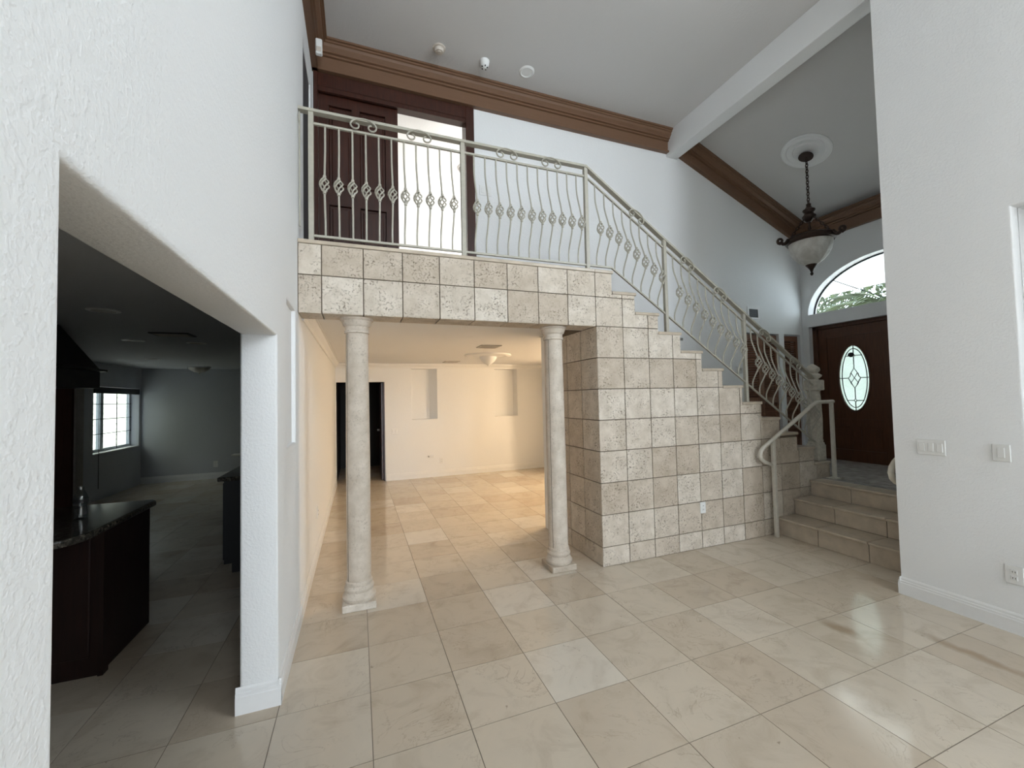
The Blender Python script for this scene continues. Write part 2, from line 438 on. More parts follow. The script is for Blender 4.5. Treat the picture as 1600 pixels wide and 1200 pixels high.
# rear wall with glazing
M = wall_panel('y', YREAR-0.15, YREAR, XL-0.2, XR+0.2, 0, ZC, [(0.95, 3.85, 1.0, 5.0)], 0.012)
S('wall_rear', M, WALL, 'white wall with a large window behind the camera', 40)
# tall wall behind the stairs with the doorway at the balcony
M = wall_panel('y', YT, YT+0.16, XL, 4.25, ZR+0.04, ZC, [(-0.43, 1.15, ZU, 4.88)], 0.0)
S('wall_stairwell', M, WALL, 'tall white wall behind the balcony railing', 40)
M = MB(); M.prism([(4.25, 0.0), (5.44, 0.0), (5.44, 2.53), (6.17, 2.53), (6.17, 0.0), (6.285, 0.0), (6.285, 2.53), (6.655, 2.53), (6.655, 0.0), (XE, 0.0), (XE, 4.36), (4.25, 5.33)], 'y', YT, YT+0.16)
S('wall_stairs', M, WALL, 'white wall above the stairs sloping with the foyer ceiling')
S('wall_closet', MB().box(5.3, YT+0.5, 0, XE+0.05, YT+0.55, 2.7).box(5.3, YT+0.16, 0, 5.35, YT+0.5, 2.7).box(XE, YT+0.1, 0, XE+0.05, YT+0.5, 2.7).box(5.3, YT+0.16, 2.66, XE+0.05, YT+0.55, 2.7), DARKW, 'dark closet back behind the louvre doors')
# entry wall with door opening and arched window above
AC, AA, AB, AZ = 1.87, 1.01, 0.71, 2.835       # arch centre, half width, rise, sill
arch = [(AC + AA*math.cos(PI*k/40), AZ + AB*math.sin(PI*k/40)) for k in range(41)]
M = MB()
M.prism([(AC+AA, AZ), (AC+AA, 4.5), (AC-AA, 4.5)] + arch[::-1][0:40], 'x', XE, XE+0.2)
M.box(XE, AC+AA, 0.3, XE+0.2, YT, 4.5).box(XE, 0.3, 0.3, XE+0.2, AC-AA, 4.5).box(XE, AC-AA, 2.64, XE+0.2, AC+AA, AZ)
S('wall_entry', M, WALL, 'white entry wall around the front door and arched window', 40)
# far wall of the lower room with two niches and doorway
M = wall_panel('y', YB, YB+0.10, XL, 4.2, 0, ZR+0.05, [(XL+0.01, 0.45, 0, 2.0), (0.985, 1.515, 1.215, 2.27), (2.80, 3.34, 1.215, 2.27)], 0.006)
wb = S('wall_back', M, WALL, 'warm lit far wall with two tall niches and a dark doorway', 40)
M = MB().prism([(1.515, YB+0.012), (1.365, YB+0.17), (1.53, YB+0.17), (1.53, YB+0.012)], 'z', 1.215, 2.27)
M.prism([(3.34, YB+0.012), (3.30, YB+0.17), (3.36, YB+0.17), (3.36, YB+0.012)], 'z', 1.215, 2.27)
M.box(0.95, YB+0.1, 1.2, 0.985, YB+0.17, 2.29).box(2.77, YB+0.1, 1.2, 2.80, YB+0.17, 2.29).box(0.95, YB+0.1, 1.19, 1.53, YB+0.17, 1.215).box(2.77, YB+0.1, 1.19, 3.36, YB+0.17, 1.215).box(0.95, YB+0.1, 2.27, 1.53, YB+0.17, 2.3).box(2.77, YB+0.1, 2.27, 3.36, YB+0.17, 2.3)
M.build('niche_side', WALL, wb)
MB().box(0.6, YB+0.165, 1.0, 3.8, YB+0.2, 2.45).build('niche_back', WALL, wb)
S('wall_room_stub', MB().box(4.03, 5.75, 0, 4.16, YB, ZR+0.05), WALL, 'short white wall end at the right of the warm lit room')
S('wall_room_right', MB().box(5.9, YT+0.16, 0, 6.0, YB+0.1, ZR+0.05).box(4.03, YB-0.6, 0, 6.0, YB-0.5, ZR+0.05), WALL, 'white wall closing the room under the balcony')
S('wall_room_front', MB().box(2.115, YT, 0, 4.25, YT+0.15, ZR), WALL, 'white wall beneath the stairs facing the lower room')
# dark passage behind the far doorway
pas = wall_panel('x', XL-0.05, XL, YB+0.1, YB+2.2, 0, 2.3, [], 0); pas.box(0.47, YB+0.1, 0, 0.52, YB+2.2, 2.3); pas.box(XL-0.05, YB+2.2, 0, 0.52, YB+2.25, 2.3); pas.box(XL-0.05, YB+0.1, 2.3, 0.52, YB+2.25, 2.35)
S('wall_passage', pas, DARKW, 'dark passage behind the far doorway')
# ceilings
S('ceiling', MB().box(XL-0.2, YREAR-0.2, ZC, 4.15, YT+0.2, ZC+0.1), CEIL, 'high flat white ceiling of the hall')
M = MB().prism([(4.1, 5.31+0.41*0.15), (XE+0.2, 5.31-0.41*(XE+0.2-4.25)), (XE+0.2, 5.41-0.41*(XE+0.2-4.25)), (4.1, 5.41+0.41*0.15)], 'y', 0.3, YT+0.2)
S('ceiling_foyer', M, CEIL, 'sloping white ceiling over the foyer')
S('ceiling_room', MB().box(XL, YS+0.25, ZR, 2.09, YT+0.16, ZR+0.1).box(XL, YT+0.16, ZR, 6.0, YB+0.3, ZR+0.1).box(XL, YS+0.25, 2.285, 2.096, YS+0.262, ZR), POPC, 'textured low ceiling of the room under the balcony')
S('ceiling_kitchen', MB().box(XK-0.2, -3.0, ZK, XL-0.18, YK+0.2, ZK+0.1), GREYW, 'low dark ceiling of the kitchen')
S('trim_beam', MB().box(4.07, 0.46, 4.975, 4.25, YT, ZC+0.1).bevel(0.008, 2), WALL, 'white ceiling beam running to the tall stair wall')
# kitchen shell
M = wall_panel('x', XK-0.2, XK, -3.0, YK+0.1, 0, ZK, [(7.55, 9.12, 0.80, 1.98)], 0.008)
S('wall_kitchen_window', M, GREYW, 'grey kitchen wall around the barred window', 40)
S('wall_kitchen_far', MB().box(XK, YK, 0, -0.6, YK+0.1, ZK), GREYW, 'grey far wall of the dark kitchen')
S('wall_kitchen_near', MB().box(XK, -3.1, 0, XL-0.18, -3.0, ZK), GREYW, 'grey near wall of the kitchen behind the left wall')
S('wall_kitchen_hall', MB().box(XL-0.2, YB+0.15, 0, XL-0.1, YK, ZK), GREYW, 'grey kitchen wall beyond the passage')
# upstairs room
M = MB().box(XL, 5.6, ZU, 3.0, 5.7, ZC).box(XL-0.1, YT+0.16, ZU, XL, 5.7, ZC).box(2.9, YT+0.16, ZU, 3.0, 5.7, ZC)
S('wall_upstairs', M, WALL, 'bright white walls of the room behind the balcony doorway')
S('ceiling_upstairs', MB().box(XL-0.1, YT+0.16, 5.25, 3.0, 5.7, 5.35), WALL, 'white ceiling of the upstairs room')
S('floor_upstairs', MB().box(XL-0.1, YT, ZU-0.3, 3.0, 5.7, ZU), STEPM, 'floor of the room behind the balcony doorway')
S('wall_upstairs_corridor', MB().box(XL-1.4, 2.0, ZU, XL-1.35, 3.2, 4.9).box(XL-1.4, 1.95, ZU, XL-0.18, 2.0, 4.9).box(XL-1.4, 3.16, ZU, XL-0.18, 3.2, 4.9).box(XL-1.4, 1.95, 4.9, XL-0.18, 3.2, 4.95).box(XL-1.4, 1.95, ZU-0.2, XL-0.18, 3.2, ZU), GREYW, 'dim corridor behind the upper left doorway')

# ------------------------------------------------------------------ mouldings
CROWN = [(0, 0), (0.150, 0), (0.150, -0.020), (0.132, -0.024), (0.132, -0.040), (0.118, -0.044), (0.112, -0.070), (0.084, -0.098), (0.084, -0.112), (0.062, -0.116), (0.062, -0.136), (0.040, -0.140), (0.036, -0.262), (0.056, -0.266), (0.058, -0.29), (0, -0.29)]
S('trim_1', MB().sweep(CROWN, (XL, YT, ZC), (4.07, YT, ZC), (0, -1, 0), (0, 0, 1)), CROWNM, 'brown crown moulding above the balcony door')
S('trim_2', MB().sweep(CROWN, (XL, YREAR, ZC), (XL, YT-0.02, ZC), (1, 0, 0), (0, 0, 1)), CROWNM, 'brown crown moulding along the top of the left wall')
zs = lambda x: 5.31 - 0.41*(x-4.25)
S('trim_3', MB().sweep(CROWN, (4.25, YT, zs(4.25)), (XE, YT, zs(XE)), (0, -1, 0), (0, 0, 1)), CROWNM, 'brown crown moulding sloping down over the stairs')
S('trim_4', MB().sweep(CROWN, (XE, YT, zs(XE)-0.03), (XE, 0.46, zs(XE)-0.03), (-1, 0, 0), (0, 0, 1)), CROWNM, 'brown crown moulding over the arched window')
BASE = [(0, 0), (0.016, 0), (0.016, 0.088), (0.013, 0.092), (0.013, 0.106), (0.008, 0.110), (0.008, 0.124), (0.003, 0.135), (0, 0.135)]
def baseb(name, p0, p1, U, label, mat=TRIMW):
    return S(name, MB().sweep(BASE, p0, p1, U, (0, 0, 1)), mat, label)
baseb('baseboard_left', (XL, 1.0, 0), (XL, YB, 0), (1, 0, 0), 'white baseboard along the left wall under the balcony')
baseb('baseboard_pillar', (XL-0.196, 1.015, 0), (XL+0.016, 1.015, 0), (0, -1, 0), 'white baseboard around the end of the kitchen opening')
baseb('baseboard_left_near', (XL, YREAR, 0), (XL, OPN[0], 0), (1, 0, 0), 'white baseboard on the left wall behind the camera')
baseb('baseboard_right', (XR, YREAR, 0), (XR, 0.46, 0), (-1, 0, 0), 'white baseboard along the right wall')
MB().box(XR+0.10, -0.85, 3.1, XR+0.22, 0.46, ZC+0.1).build('return_panel', WALL, wr)
baseb('baseboard_right_end', (XR-0.016, 0.46, 0), (XR+0.22, 0.46, 0), (0, 1, 0), 'white baseboard turning the corner of the right wall')
baseb('baseboard_back', (0.47, YB, 0), (4.03, YB, 0), (0, -1, 0), 'white baseboard along the far warm lit wall')
baseb('baseboard_kitchen', (XK, YK, 0), (XL-0.2, YK, 0), (0, -1, 0), 'white baseboard on the far kitchen wall')
SC = [(0, 0), (0.075, 0), (0.075, -0.012), (0.062, -0.016), (0.05, -0.034), (0.022, -0.062), (0.016, -0.08), (0.012, -0.098), (0, -0.098)]
S('trim_5', MB().sweep(SC, (XL, YS+0.25, ZR), (XL, YB, ZR), (1, 0, 0), (0, 0, 1)), TRIMW, 'white crown moulding on the left wall under the balcony')
S('trim_6', MB().sweep(SC, (XL, YB, ZR), (4.03, YB, ZR), (0, -1, 0), (0, 0, 1)), TRIMW, 'white crown moulding on the far warm lit wall')
S('trim_7', MB().sweep(SC, (4.03, YB, ZR), (4.03, 5.75, ZR), (-1, 0, 0), (0, 0, 1)), TRIMW, 'white crown moulding on the short wall end of the room')

# ------------------------------------------------------------------ staircase, balcony, stone tiles
STEPX = [2.30, 2.565, 2.845, 3.125, 3.405, 3.69, 3.97, 4.255, 4.535, 4.82, 5.10, 5.375]
STEPZ = [2.84, 2.64, 2.45, 2.262, 2.074, 1.886, 1.70, 1.512, 1.325, 1.138, 0.950, 0.755]
def top_at(x):
    for a, z in zip(STEPX, STEPZ):
        if x < a: return z
    return 0.0
stair = empty('staircase', (3.7, 2.4, 0), 'coral stone tiled staircase climbing from the foyer to the balcony', 'staircase')
def ch(M, name, mat, par, smooth=None, **kw):
    """child built in world coordinates under a parent that sits at its own location"""
    o = M.build(name, mat, par, smooth, **kw); o.matrix_parent_inverse = Matrix.Translation(-par.location); return o
poly = [(2.112, 0)]
poly.append((2.112, STEPZ[0]-0.03))
for a, z, zn in zip(STEPX, STEPZ, STEPZ[1:]+[0]):
    poly.append((a-0.012, z-0.03)); poly.append((a-0.012, zn-0.03 if zn else 0))
core = MB().prism(poly, 'y', YS+0.011, YT-0.01)
ch(core, 'stair_core', GROUT, stair)
ch(MB().box(2.096, YS-0.006, ZU-0.03, STEPX[0]+0.006, YT-0.003, ZU).bevel(0.004), 'tread', STEPM, stair)
for i in range(1, 12):
    tr = MB().box(STEPX[i-1]-0.012, YS-0.006, STEPZ[i]-0.03, STEPX[i]+0.006, YT-0.003, STEPZ[i]).bevel(0.004)
    ch(tr, 'tread', STEPM, stair)
balc = S('wall_balcony', MB().box(XL, YS+0.011, 2.297, 2.095, YS+0.25, ZU-0.03).box(XL, YS+0.25, ZR+0.11, 2.095, YT, ZU-0.03), GROUT, 'coral stone tiled balcony front above the columns')
cap = MB().box(XL+0.002, YS-0.006, ZU-0.03, 2.096, YT-0.002, ZU).bevel(0.004)
cap.build('floor_slab', STEPM, balc)
G = 0.0042
def tile_poly(x0, x1, z0, z1):
    """cell clipped under the stair profile"""
    xs = [x0] + [a-0.012 for a in STEPX if x0 + 0.004 < a-0.012 < x1-0.004] + [x1]
    out = [(x0+G, z0+G)]
    segs = []
    for a, b in zip(xs, xs[1:]):
        t_ = min(z1, top_at((a+b)/2+0.012) - 0.03 + 0.0)
        segs.append((a, b, t_))
    segs = [s_ for s_ in segs if s_[2] - z0 > 0.025]
    if not segs or segs[0][0] > x0+1e-4: return None
    right = segs[-1][1]
    if right - x0 < 0.02: return None
    pts = [(right-G, z0+G)]
    for a, b, t_ in segs[::-1]:
        tt = t_-G if t_ >= z1-1e-6 else t_-0.001
        pts.append((b-G, tt)); pts.append((a+G if a == x0 else a-G, tt))
    return out + pts
xb = [XL+0.002, -0.302, -0.004, 0.294, 0.594, 0.893, 1.195, 1.494, 1.795, 2.096] + [2.096+0.3035*k for k in range(1, 12)]
zb = [0, 0.182, 0.482, 0.783, 1.083, 1.382, 1.681, 1.983, 2.287, 2.572, ZU-0.03]
for a, b in zip(xb, xb[1:]):
    for z0, z1 in zip(zb, zb[1:]):
        fascia = b <= 2.1
        if fascia and z0 < 2.2: continue
        if a > 5.35: continue
        p = tile_poly(a, min(b, 5.363), z0, z1)
        if not p: continue
        d_ = random.uniform(-0.0012, 0.0012)
        M = MB().prism(p, 'y', YS+d_, YS+0.013)
        if fascia: M.build('stone_tile', CORAL, balc)
        else: ch(M, 'stone_tile', CORAL, stair)
# side face of the stair block and soffit strip
yb = [YS+0.002, 2.128, 2.430, 2.732, YT]
for a, b in zip(yb, yb[1:]):
    for z0, z1 in zip(zb[:9], zb[1:9]):
        ch(MB().box(2.098+random.uniform(-0.001, 0.001), a+G, z0+G, 2.113, b-G, min(z1, ZR)-G), 'stone_tile', CORAL, stair)
for a, b in zip(xb[:9], xb[1:10]):
    MB().box(a+G, YS+0.003, 2.285, b-G, YS+0.25, 2.298).build('stone_tile', CORAL, balc)

# ------------------------------------------------------------------ entry steps and foyer floor
est = empty('entry_steps', (4.7, 1.14, 0), 'three beige marble steps rising from the hall to the foyer', 'steps')
SX = [4.41, 4.70, 4.99]; SZ = [0.195, 0.378, ZF]
ch(MB().box(4.425, 0.462, 0, 4.99, YS-0.008, SZ[0]-0.025).box(4.715, 0.462, 0, 5.0, YS-0.008, SZ[1]-0.025), 'step_core', GROUT, est)
jn = [[YS-0.008, 1.374, 0.918, 0.464], [YS-0.008, 1.382, 0.920, 0.464], [YS-0.008, 1.383, 0.926, 0.464]]
z_ = 0
for k in range(3):
    for a, b in zip(jn[k], jn[k][1:]):
        ch(MB().box(SX[k], b+0.0035, z_+0.003, SX[k]+0.013, a-0.0035, SZ[k]-0.028), 'riser_tile', STEPM, est)
        x1 = SX[k+1]+0.005 if k < 2 else SX[k]+0.20
        ch(MB().box(SX[k]-0.02, b+0.0015, SZ[k]-0.025, x1, a-0.0015, SZ[k]).bevel(0.006, 2), 'tread_tile', STEPM, est)
    z_ = SZ[k]
ff = S('floor_foyer', MB().box(5.19, 0.462, 0.30, XE+0.25, YT-0.002, ZF).box(5.0, 0.462, 0.30, 5.19, YS-0.01, ZF-0.026), FOYM, 'grey veined marble floor of the foyer')
for k in range(6):
    y0 = 0.62 + k*0.19
    MB().box(5.24, y0, ZF-0.002, 5.30, y0+0.12, ZF+0.002).build('mosaic_strip', MOSD, ff)
    if k < 5: MB().box(5.36+0.05*(k % 2), y0+0.05, ZF-0.002, 5.41+0.05*(k % 2), y0+0.15, ZF+0.002).build('mosaic_strip', MOSD, ff)

# ------------------------------------------------------------------ balcony and stair railing
YRL = 1.88
rail = empty('balcony_railing', (2.0, YRL, ZU), 'cream wrought iron railing with twisted basket balusters along balcony and stairs', 'railing')
SL = 0.66
zt = lambda x: 3.868 if x < 2.06 else 3.868 - SL*(x-2.06)        # top rail underside centre
z2 = lambda x: zt(x) - 0.093
zbm = lambda x: 2.893 if x < 2.33 else 2.893 - SL*(x-2.33)
def barx(x0, x1, f, hy, hz, name):
    """rectangular bar along x following f, mitred at kinks"""
    kink = 2.06 if f is not zbm else 2.33
    xs = [x0] + ([kink] if x0 < kink < x1 else []) + [x1]
    M = MB(); rows = []
    for x in xs:
        rows.append([M.bm.verts.new((x, YRL+sy*hy, f(x)+sz*hz)) for sy, sz in ((-1, -1), (1, -1), (1, 1), (-1, 1))])
    for a, b in zip(rows, rows[1:]):
        for k in range(4): M.bm.faces.new([a[k], a[(k+1) % 4], b[(k+1) % 4], b[k]])
    M.bm.faces.new(rows[0]); M.bm.faces.new(rows[-1][::-1])
    return ch(M, name, RAILM, rail)
barx(XL+0.003, 5.22, zt, 0.027, 0.011, 'top_rail')
barx(-0.38, 5.22, z2, 0.010, 0.0085, 'middle_rail')
barx(-0.38, 5.21, zbm, 0.010, 0.0085, 'bottom_rail')
POSTS = [-0.375, 0.823, 2.058, 2.993, 4.095]
for x in POSTS:
    zb_ = top_at(x)
    ch(MB().box(x-0.019, YRL-0.019, zb_, x+0.019, YRL+0.019, zt(x)-0.004).bevel(0.003), 'post', RAILM, rail)
ch(MB().tube([(XL+0.012, YRL-0.01, 2.95), (XL+0.012, YRL-0.01, 3.84)], 0.006, 6).tube([(XL+0.012, YRL-0.01, 3.84), (XL+0.012, YRL-0.035, 3.80), (XL+0.012, YRL-0.03, 3.76), (XL+0.012, YRL-0.01, 3.75)], 0.006, 6), 'wall_bracket', RAILM, rail)
def basket_mesh():
    M = MB(); H = 0.055
    for k in range(5):
        pts = []
        for i in range(9):
            t_ = i/8; r = 0.004 + 0.030*math.sin(PI*t_)**0.8 if 0 < t_ < 1 else 0.004
            a = k*2*PI/5 + t_*PI*0.9
            pts.append((r*math.cos(a), r*math.sin(a), -H + 2*H*t_))
        M.tube(pts, 0.0062, 5)
    return M.mesh('basket', RAILM, 60)
BASK = basket_mesh()
COLLAR = MB().lathe([(0.006, -0.010), (0.012, -0.008), (0.012, 0.008), (0.006, 0.010)], seg=8).mesh('collar', RAILM)
def sm(t): t = max(0, min(1, t)); return t*t*(3-2*t)
bal_cache = {}
def baluster_mesh(span):
    k = round(span, 2)
    if k in bal_cache: return bal_cache[k]
    H = span; zc_ = 0.42*H; pts_up, pts_dn = [], []
    def off(z):
        tt = 1 - z/H
        if tt < 0.58: return -0.085*sm((tt-0.14)/0.44)
        return -0.085*(1-sm((tt-0.62)/0.30))
    M = MB()
    M.tube([(0, off(zc_+0.055 + (H-zc_-0.055)*i/9), zc_+0.055 + (H-zc_-0.055)*i/9) for i in range(10)], 0.0076, 6)
    M.tube([(0, off((zc_-0.055)*i/7), (zc_-0.055)*i/7) for i in range(8)], 0.0076, 6)
    bal_cache[k] = (M.mesh('baluster', RAILM, 50), zc_, off(zc_))
    return bal_cache[k]
def panel(x0, x1, n):
    for i in range(n):
        x = x0 + (x1-x0)*(i+1)/(n+1)
        zlo = zbm(x); me, zc_, oy = baluster_mesh(z2(x)-zlo)
        b = inst('baluster', me, rail, (x-rail.location.x, 0, zlo-rail.location.z))
        inst('basket', BASK, b, (0, oy, zc_), (0, 0, 0.3))
        inst('collar', COLLAR, b, (0, oy, zc_+0.062)); inst('collar', COLLAR, b, (0, oy, zc_-0.062))
panel(POSTS[0], POSTS[1], 11); panel(POSTS[1], POSTS[2], 11); panel(POSTS[2], POSTS[3], 8); panel(POSTS[3], POSTS[4], 9); panel(POSTS[4], 5.25, 10)
def cscroll():
    M = MB(); pts = []
    N_ = 40
    for i in range(N_+1):
        s_ = -1 + 2*i/N_; sg = 1 if s_ > 0 else -1; q = abs(s_)
        if q < 0.5:               # top arc
            a = q/0.5*PI/2
            x, z = 0.098*math.sin(a), -0.008 + 0.058*math.cos(a)
        else:                     # inward spiral
            t_ = (q-0.5)/0.5; ang = -t_*PI*1.55; r = 0.040*(1-0.72*t_)
            x, z = 0.098-0.040 + r*math.cos(ang), -0.008 + r*math.sin(ang)
        pts.append((sg*x if q > 0 else 0, 0, z))
    M.tube(pts, 0.007, 6)
    return M.mesh('scroll', RAILM, 60)
SCR = cscroll()
for x in (0.009, 0.447, 1.230, 1.676, 2.635, 3.277, 3.727, 4.394, 4.881):
    z = (zt(x)+z2(x))/2
    inst('scroll', SCR, rail, (x-rail.location.x, -0.031, z-rail.location.z), (0, math.atan(SL) if x > 2.06 else 0, 0))

# carved newel post
nw = empty('newel_post', (5.30, 1.93, 0.755), 'carved cream stone newel post at the foot of the stair railing', 'newel post')
M = MB().box(-0.075, -0.075, 0, 0.075, 0.075, 0.20).bevel(0.008)
M.build('base', CARVED, nw)
M = MB().lathe([(0.085, 0.20), (0.085, 0.22), (0.072, 0.23), (0.078, 0.25), (0.070, 0.27), (0.074, 0.30), (0.080, 0.50), (0.072, 0.74), (0.066, 0.86), (0.075, 0.87)], seg=32, flute=8, amp=0.06)
M.build('shaft', CARVED, nw, 40)
MB().box(-0.085, -0.085, 0.87, 0.085, 0.085, 1.00).bevel(0.01).build('block', CARVED, nw)
MB().lathe([(0.06, 1.00), (0.055, 1.015), (0.085, 1.04), (0.09, 1.06), (0.06, 1.08), (0.05, 1.09), (0.075, 1.12), (0.07, 1.15), (0.04, 1.18), (0.012, 1.20), (0.001, 1.205)], seg=20, flute=6, amp=0.08).build('finial', CARVED, nw, 50)

# small handrails of the entry steps
def handrail(y, sgn, label):
    h = empty('entry_handrail', (4.7, y, 0), label, 'handrail', 'cream handrails of the entry steps')
    pts = [(4.30, 0, 0.735), (4.295, 0, 0.775), (4.27, 0, 0.805), (4.22, 0, 0.822), (4.16, 0, 0.84), (4.115, 0, 0.875), (4.10, 0, 0.92), (4.115, 0, 0.965), (4.16, 0, 1.005)]
    pts += [(4.16 + 0.85*k/6, 0, 1.005 + 0.455*k/6) for k in range(1, 6)] + [(5.0, 0, 1.462), (5.06, 0, 1.482), (5.15, 0, 1.485), (5.36, 0, 1.485)]
    rr = [0.010, 0.012, 0.016, 0.019, 0.021] + [0.022]*20
    M = MB().tube([(x-4.7, 0, z) for x, _, z in pts], rr[:len(pts)], 10, ry=None)
    M.build('rail', HANDR, h, 60)
    MB().box(4.285-4.7, -0.018, 0, 4.325-4.7, 0.018, 1.07).bevel(0.004).build('post', HANDR, h)
    p2 = MB().box(5.305-4.7, -0.018, ZF, 5.345-4.7, 0.018, 1.475).bevel(0.004).build('post', HANDR, h)
    MB().box(5.26-4.7, -0.06, ZF, 5.39-4.7, 0.06, ZF+0.008).build('foot_plate', HANDR, p2)
    return h
handrail(1.745, 1, 'cream metal handrail beside the tiled stair wall')
handrail(0.56, -1, 'cream handrail mostly hidden behind the right wall')

# ------------------------------------------------------------------ columns
def column(x, y, label):
    c = empty('stone_column', (x, y, 0), label, 'column', 'stone columns under the balcony')
    b = MB().box(-0.125, -0.125, 0, 0.125, 0.125, 0.055).bevel(0.006)
    b.build('plinth', CAST, c)
    MB().lathe([(0.118, 0.055), (0.127, 0.07), (0.127, 0.085), (0.115, 0.10), (0.104, 0.125), (0.110, 0.135), (0.112, 0.15), (0.104, 0.165), (0.098, 0.17), (0.101, 0.18), (0.101, 0.195), (0.092, 0.205)], seg=32).build('base', CAST, c, 35)
    MB().lathe([(0.092, 0.2), (0.092, 1.1), (0.088, 1.8), (0.086, 2.165)], seg=32).build('shaft', CAST, c, 50)
    sa = -2.6
    MB().tube([(0.0915*math.cos(sa), 0.0915*math.sin(sa), 0.2), (0.0915*math.cos(sa), 0.0915*math.sin(sa), 1.1), (0.0875*math.cos(sa), 0.0875*math.sin(sa), 1.8), (0.0855*math.cos(sa), 0.0855*math.sin(sa), 2.165)], 0.0025, 5).build('seam', GROUT, c)
    MB().lathe([(0.086, 2.16), (0.097, 2.165), (0.097, 2.182), (0.090, 2.19), (0.092, 2.215), (0.104, 2.225), (0.108, 2.235), (0.118, 2.262), (0.128, 2.268), (0.130, 2.284)], seg=32).build('capital', CAST, c, 35)
column(-0.055, 2.0, 'cream stone column beside the left wall')
column(1.722, 2.0, 'cream stone column beside the tiled stair block')

# ------------------------------------------------------------------ doors
def ring_slab(M, rect, ell, x0, x1, n_=64):
    """slab in the y-z plane with an elliptical hole"""
    (ya, yb_, za, zb_) = rect; (cy, cz, a, b) = ell
    def rp(t_):
        dx, dz = math.cos(t_)*a, math.sin(t_)*b
        k = min(((yb_-cy)/dx if dx > 1e-9 else 1e9), ((ya-cy)/dx if dx < -1e-9 else 1e9), ((zb_-cz)/dz if dz > 1e-9 else 1e9), ((za-cz)/dz if dz < -1e-9 else 1e9))
        return cy+dx*k, cz+dz*k
    angs = sorted({2*PI*k/n_ for k in range(n_)} | {math.atan2((z-cz)/b, (y-cy)/a) % (2*PI) for y in (ya, yb_) for z in (za, zb_)})
    rows = []
    for t_ in angs:
        o_, i_ = rp(t_), (cy+a*math.cos(t_), cz+b*math.sin(t_))
        rows.append([M.bm.verts.new((x, *p)) for p in (o_, i_) for x in (x0, x1)])
    for r0, r1 in zip(rows, rows[1:]+rows[:1]):
        M.bm.faces.new([r0[0], r1[0], r1[2], r0[2]]); M.bm.faces.new([r0[1], r0[3], r1[3], r1[1]])
        M.bm.faces.new([r0[2], r1[2], r1[3], r0[3]]); M.bm.faces.new([r0[0], r0[1], r1[1], r1[0]])
    return M
d1 = empty('door_1', (6.85, AC, ZF), 'dark brown wooden double front door with oval leaded glass', 'door', kind='structure')
ch(MB().box(6.80, 2.815, ZF, 6.90, AC+AA, 2.64).box(6.80, AC-AA, ZF, 6.90, 0.925, 2.64).box(6.80, AC-AA, 2.585, 6.90, AC+AA, 2.64).box(6.87, AC-AA, ZF, 6.93, AC+AA, ZF+0.03).box(6.885, 1.85, ZF, 6.90, 1.89, 2.6).bevel(0.004), 'door_frame', FDOOR, d1)
def front_leaf(y0, y1):
    lf = ch(MB().box(6.84, y1-0.115, ZF, 6.885, y1, 2.585).box(6.84, y0, ZF, 6.885, y0+0.115, 2.585).box(6.84, y0+0.115, 2.44, 6.885, y1-0.115, 2.585).box(6.84, y0+0.115, ZF, 6.885, y1-0.115, 0.73).box(6.84, y0+0.115, 1.08, 6.885, y1-0.115, 1.19), 'door_leaf', FDOOR, d1)
    inv = lambda o: o
    def sub(M, name, mat, **kw):
        o = M.build(name, mat, lf, **kw); o.matrix_parent_inverse = (Matrix.Translation(-d1.location) @ Matrix.Translation((0, 0, 0))).inverted() @ Matrix.Translation(-d1.location); return o
    cy, cz = (y0+y1)/2 + 0.005, 1.80
    sub(ring_slab(MB(), (y0+0.115, y1-0.115, 1.19, 2.44), (cy, cz, 0.20, 0.487), 6.852, 6.876), 'upper_panel', FDOOR)
    ov = [(6.846, cy+0.207*math.cos(2*PI*k/48), cz+0.494*math.sin(2*PI*k/48)) for k in range(48)]
    sub(MB().tube(ov, 0.014, 8, True), 'oval_moulding', FDOOR, smooth=50)
    for a, b in ((y0+0.115, y0+0.115+(y1-y0-0.26)/2), (y1-0.115-(y1-y0-0.26)/2, y1-0.115)):
        sub(MB().box(6.852, a, 0.73, 6.872, b, 1.08).box(6.846, a+0.04, 0.77, 6.855, b-0.04, 1.04).bevel(0.004), 'lower_panel', FDOOR)
    sub(MB().box(6.852, cy-0.03, 0.73, 6.88, cy+0.02, 1.08), 'mullion', FDOOR)
    sub(MB().prism([(cy+0.20*math.cos(2*PI*k/48), cz+0.487*math.sin(2*PI*k/48)) for k in range(48)], 'x', 6.860, 6.866), 'oval_glass', PRIV)
    L = MB(); x = 6.857; r = 0.0065
    L.tube([(x, cy+0.163*math.cos(2*PI*k/40), cz+0.44*math.sin(2*PI*k/40)) for k in range(40)], r, 5, True)
    for z0, z1 in ((0.487, 0.36), (0.31, 0.15), (-0.15, -0.31), (-0.36, -0.487)):
        L.tube([(x, cy, cz+z0), (x, cy, cz+z1)], r, 5)
    for sg in (1, -1):
        L.tube([(x, cy+sg*0.02, cz+0.335), (x, cy+sg*0.115, cz+0.33)], r, 5); L.tube([(x, cy+sg*0.018, cz-0.335), (x, cy+sg*0.115, cz-0.335)], r, 5)
        L.tube([(x, cy+sg*0.20, cz), (x, cy+sg*0.08, cz), (x, cy+sg*0.055, cz+0.03), (x, cy+sg*0.05, cz+0.07)], r, 5)
        L.tube([(x, cy+sg*0.08, cz), (x, cy+sg*0.055, cz-0.05), (x, cy+sg*0.03, cz-0.10)], r, 5)
    def dia(c, a, b):
        L.tube([(x, cy+a, c), (x, cy, c+b), (x, cy-a, c), (x, cy, c-b)], r, 5, True)
    dia(cz+0.335, 0.02, 0.025); dia(cz-0.335, 0.02, 0.025); dia(cz+0.075, 0.042, 0.075); dia(cz-0.075, 0.05, 0.075)
    sub(L, 'leading', LEAD)
    return lf, cy, cz, sub
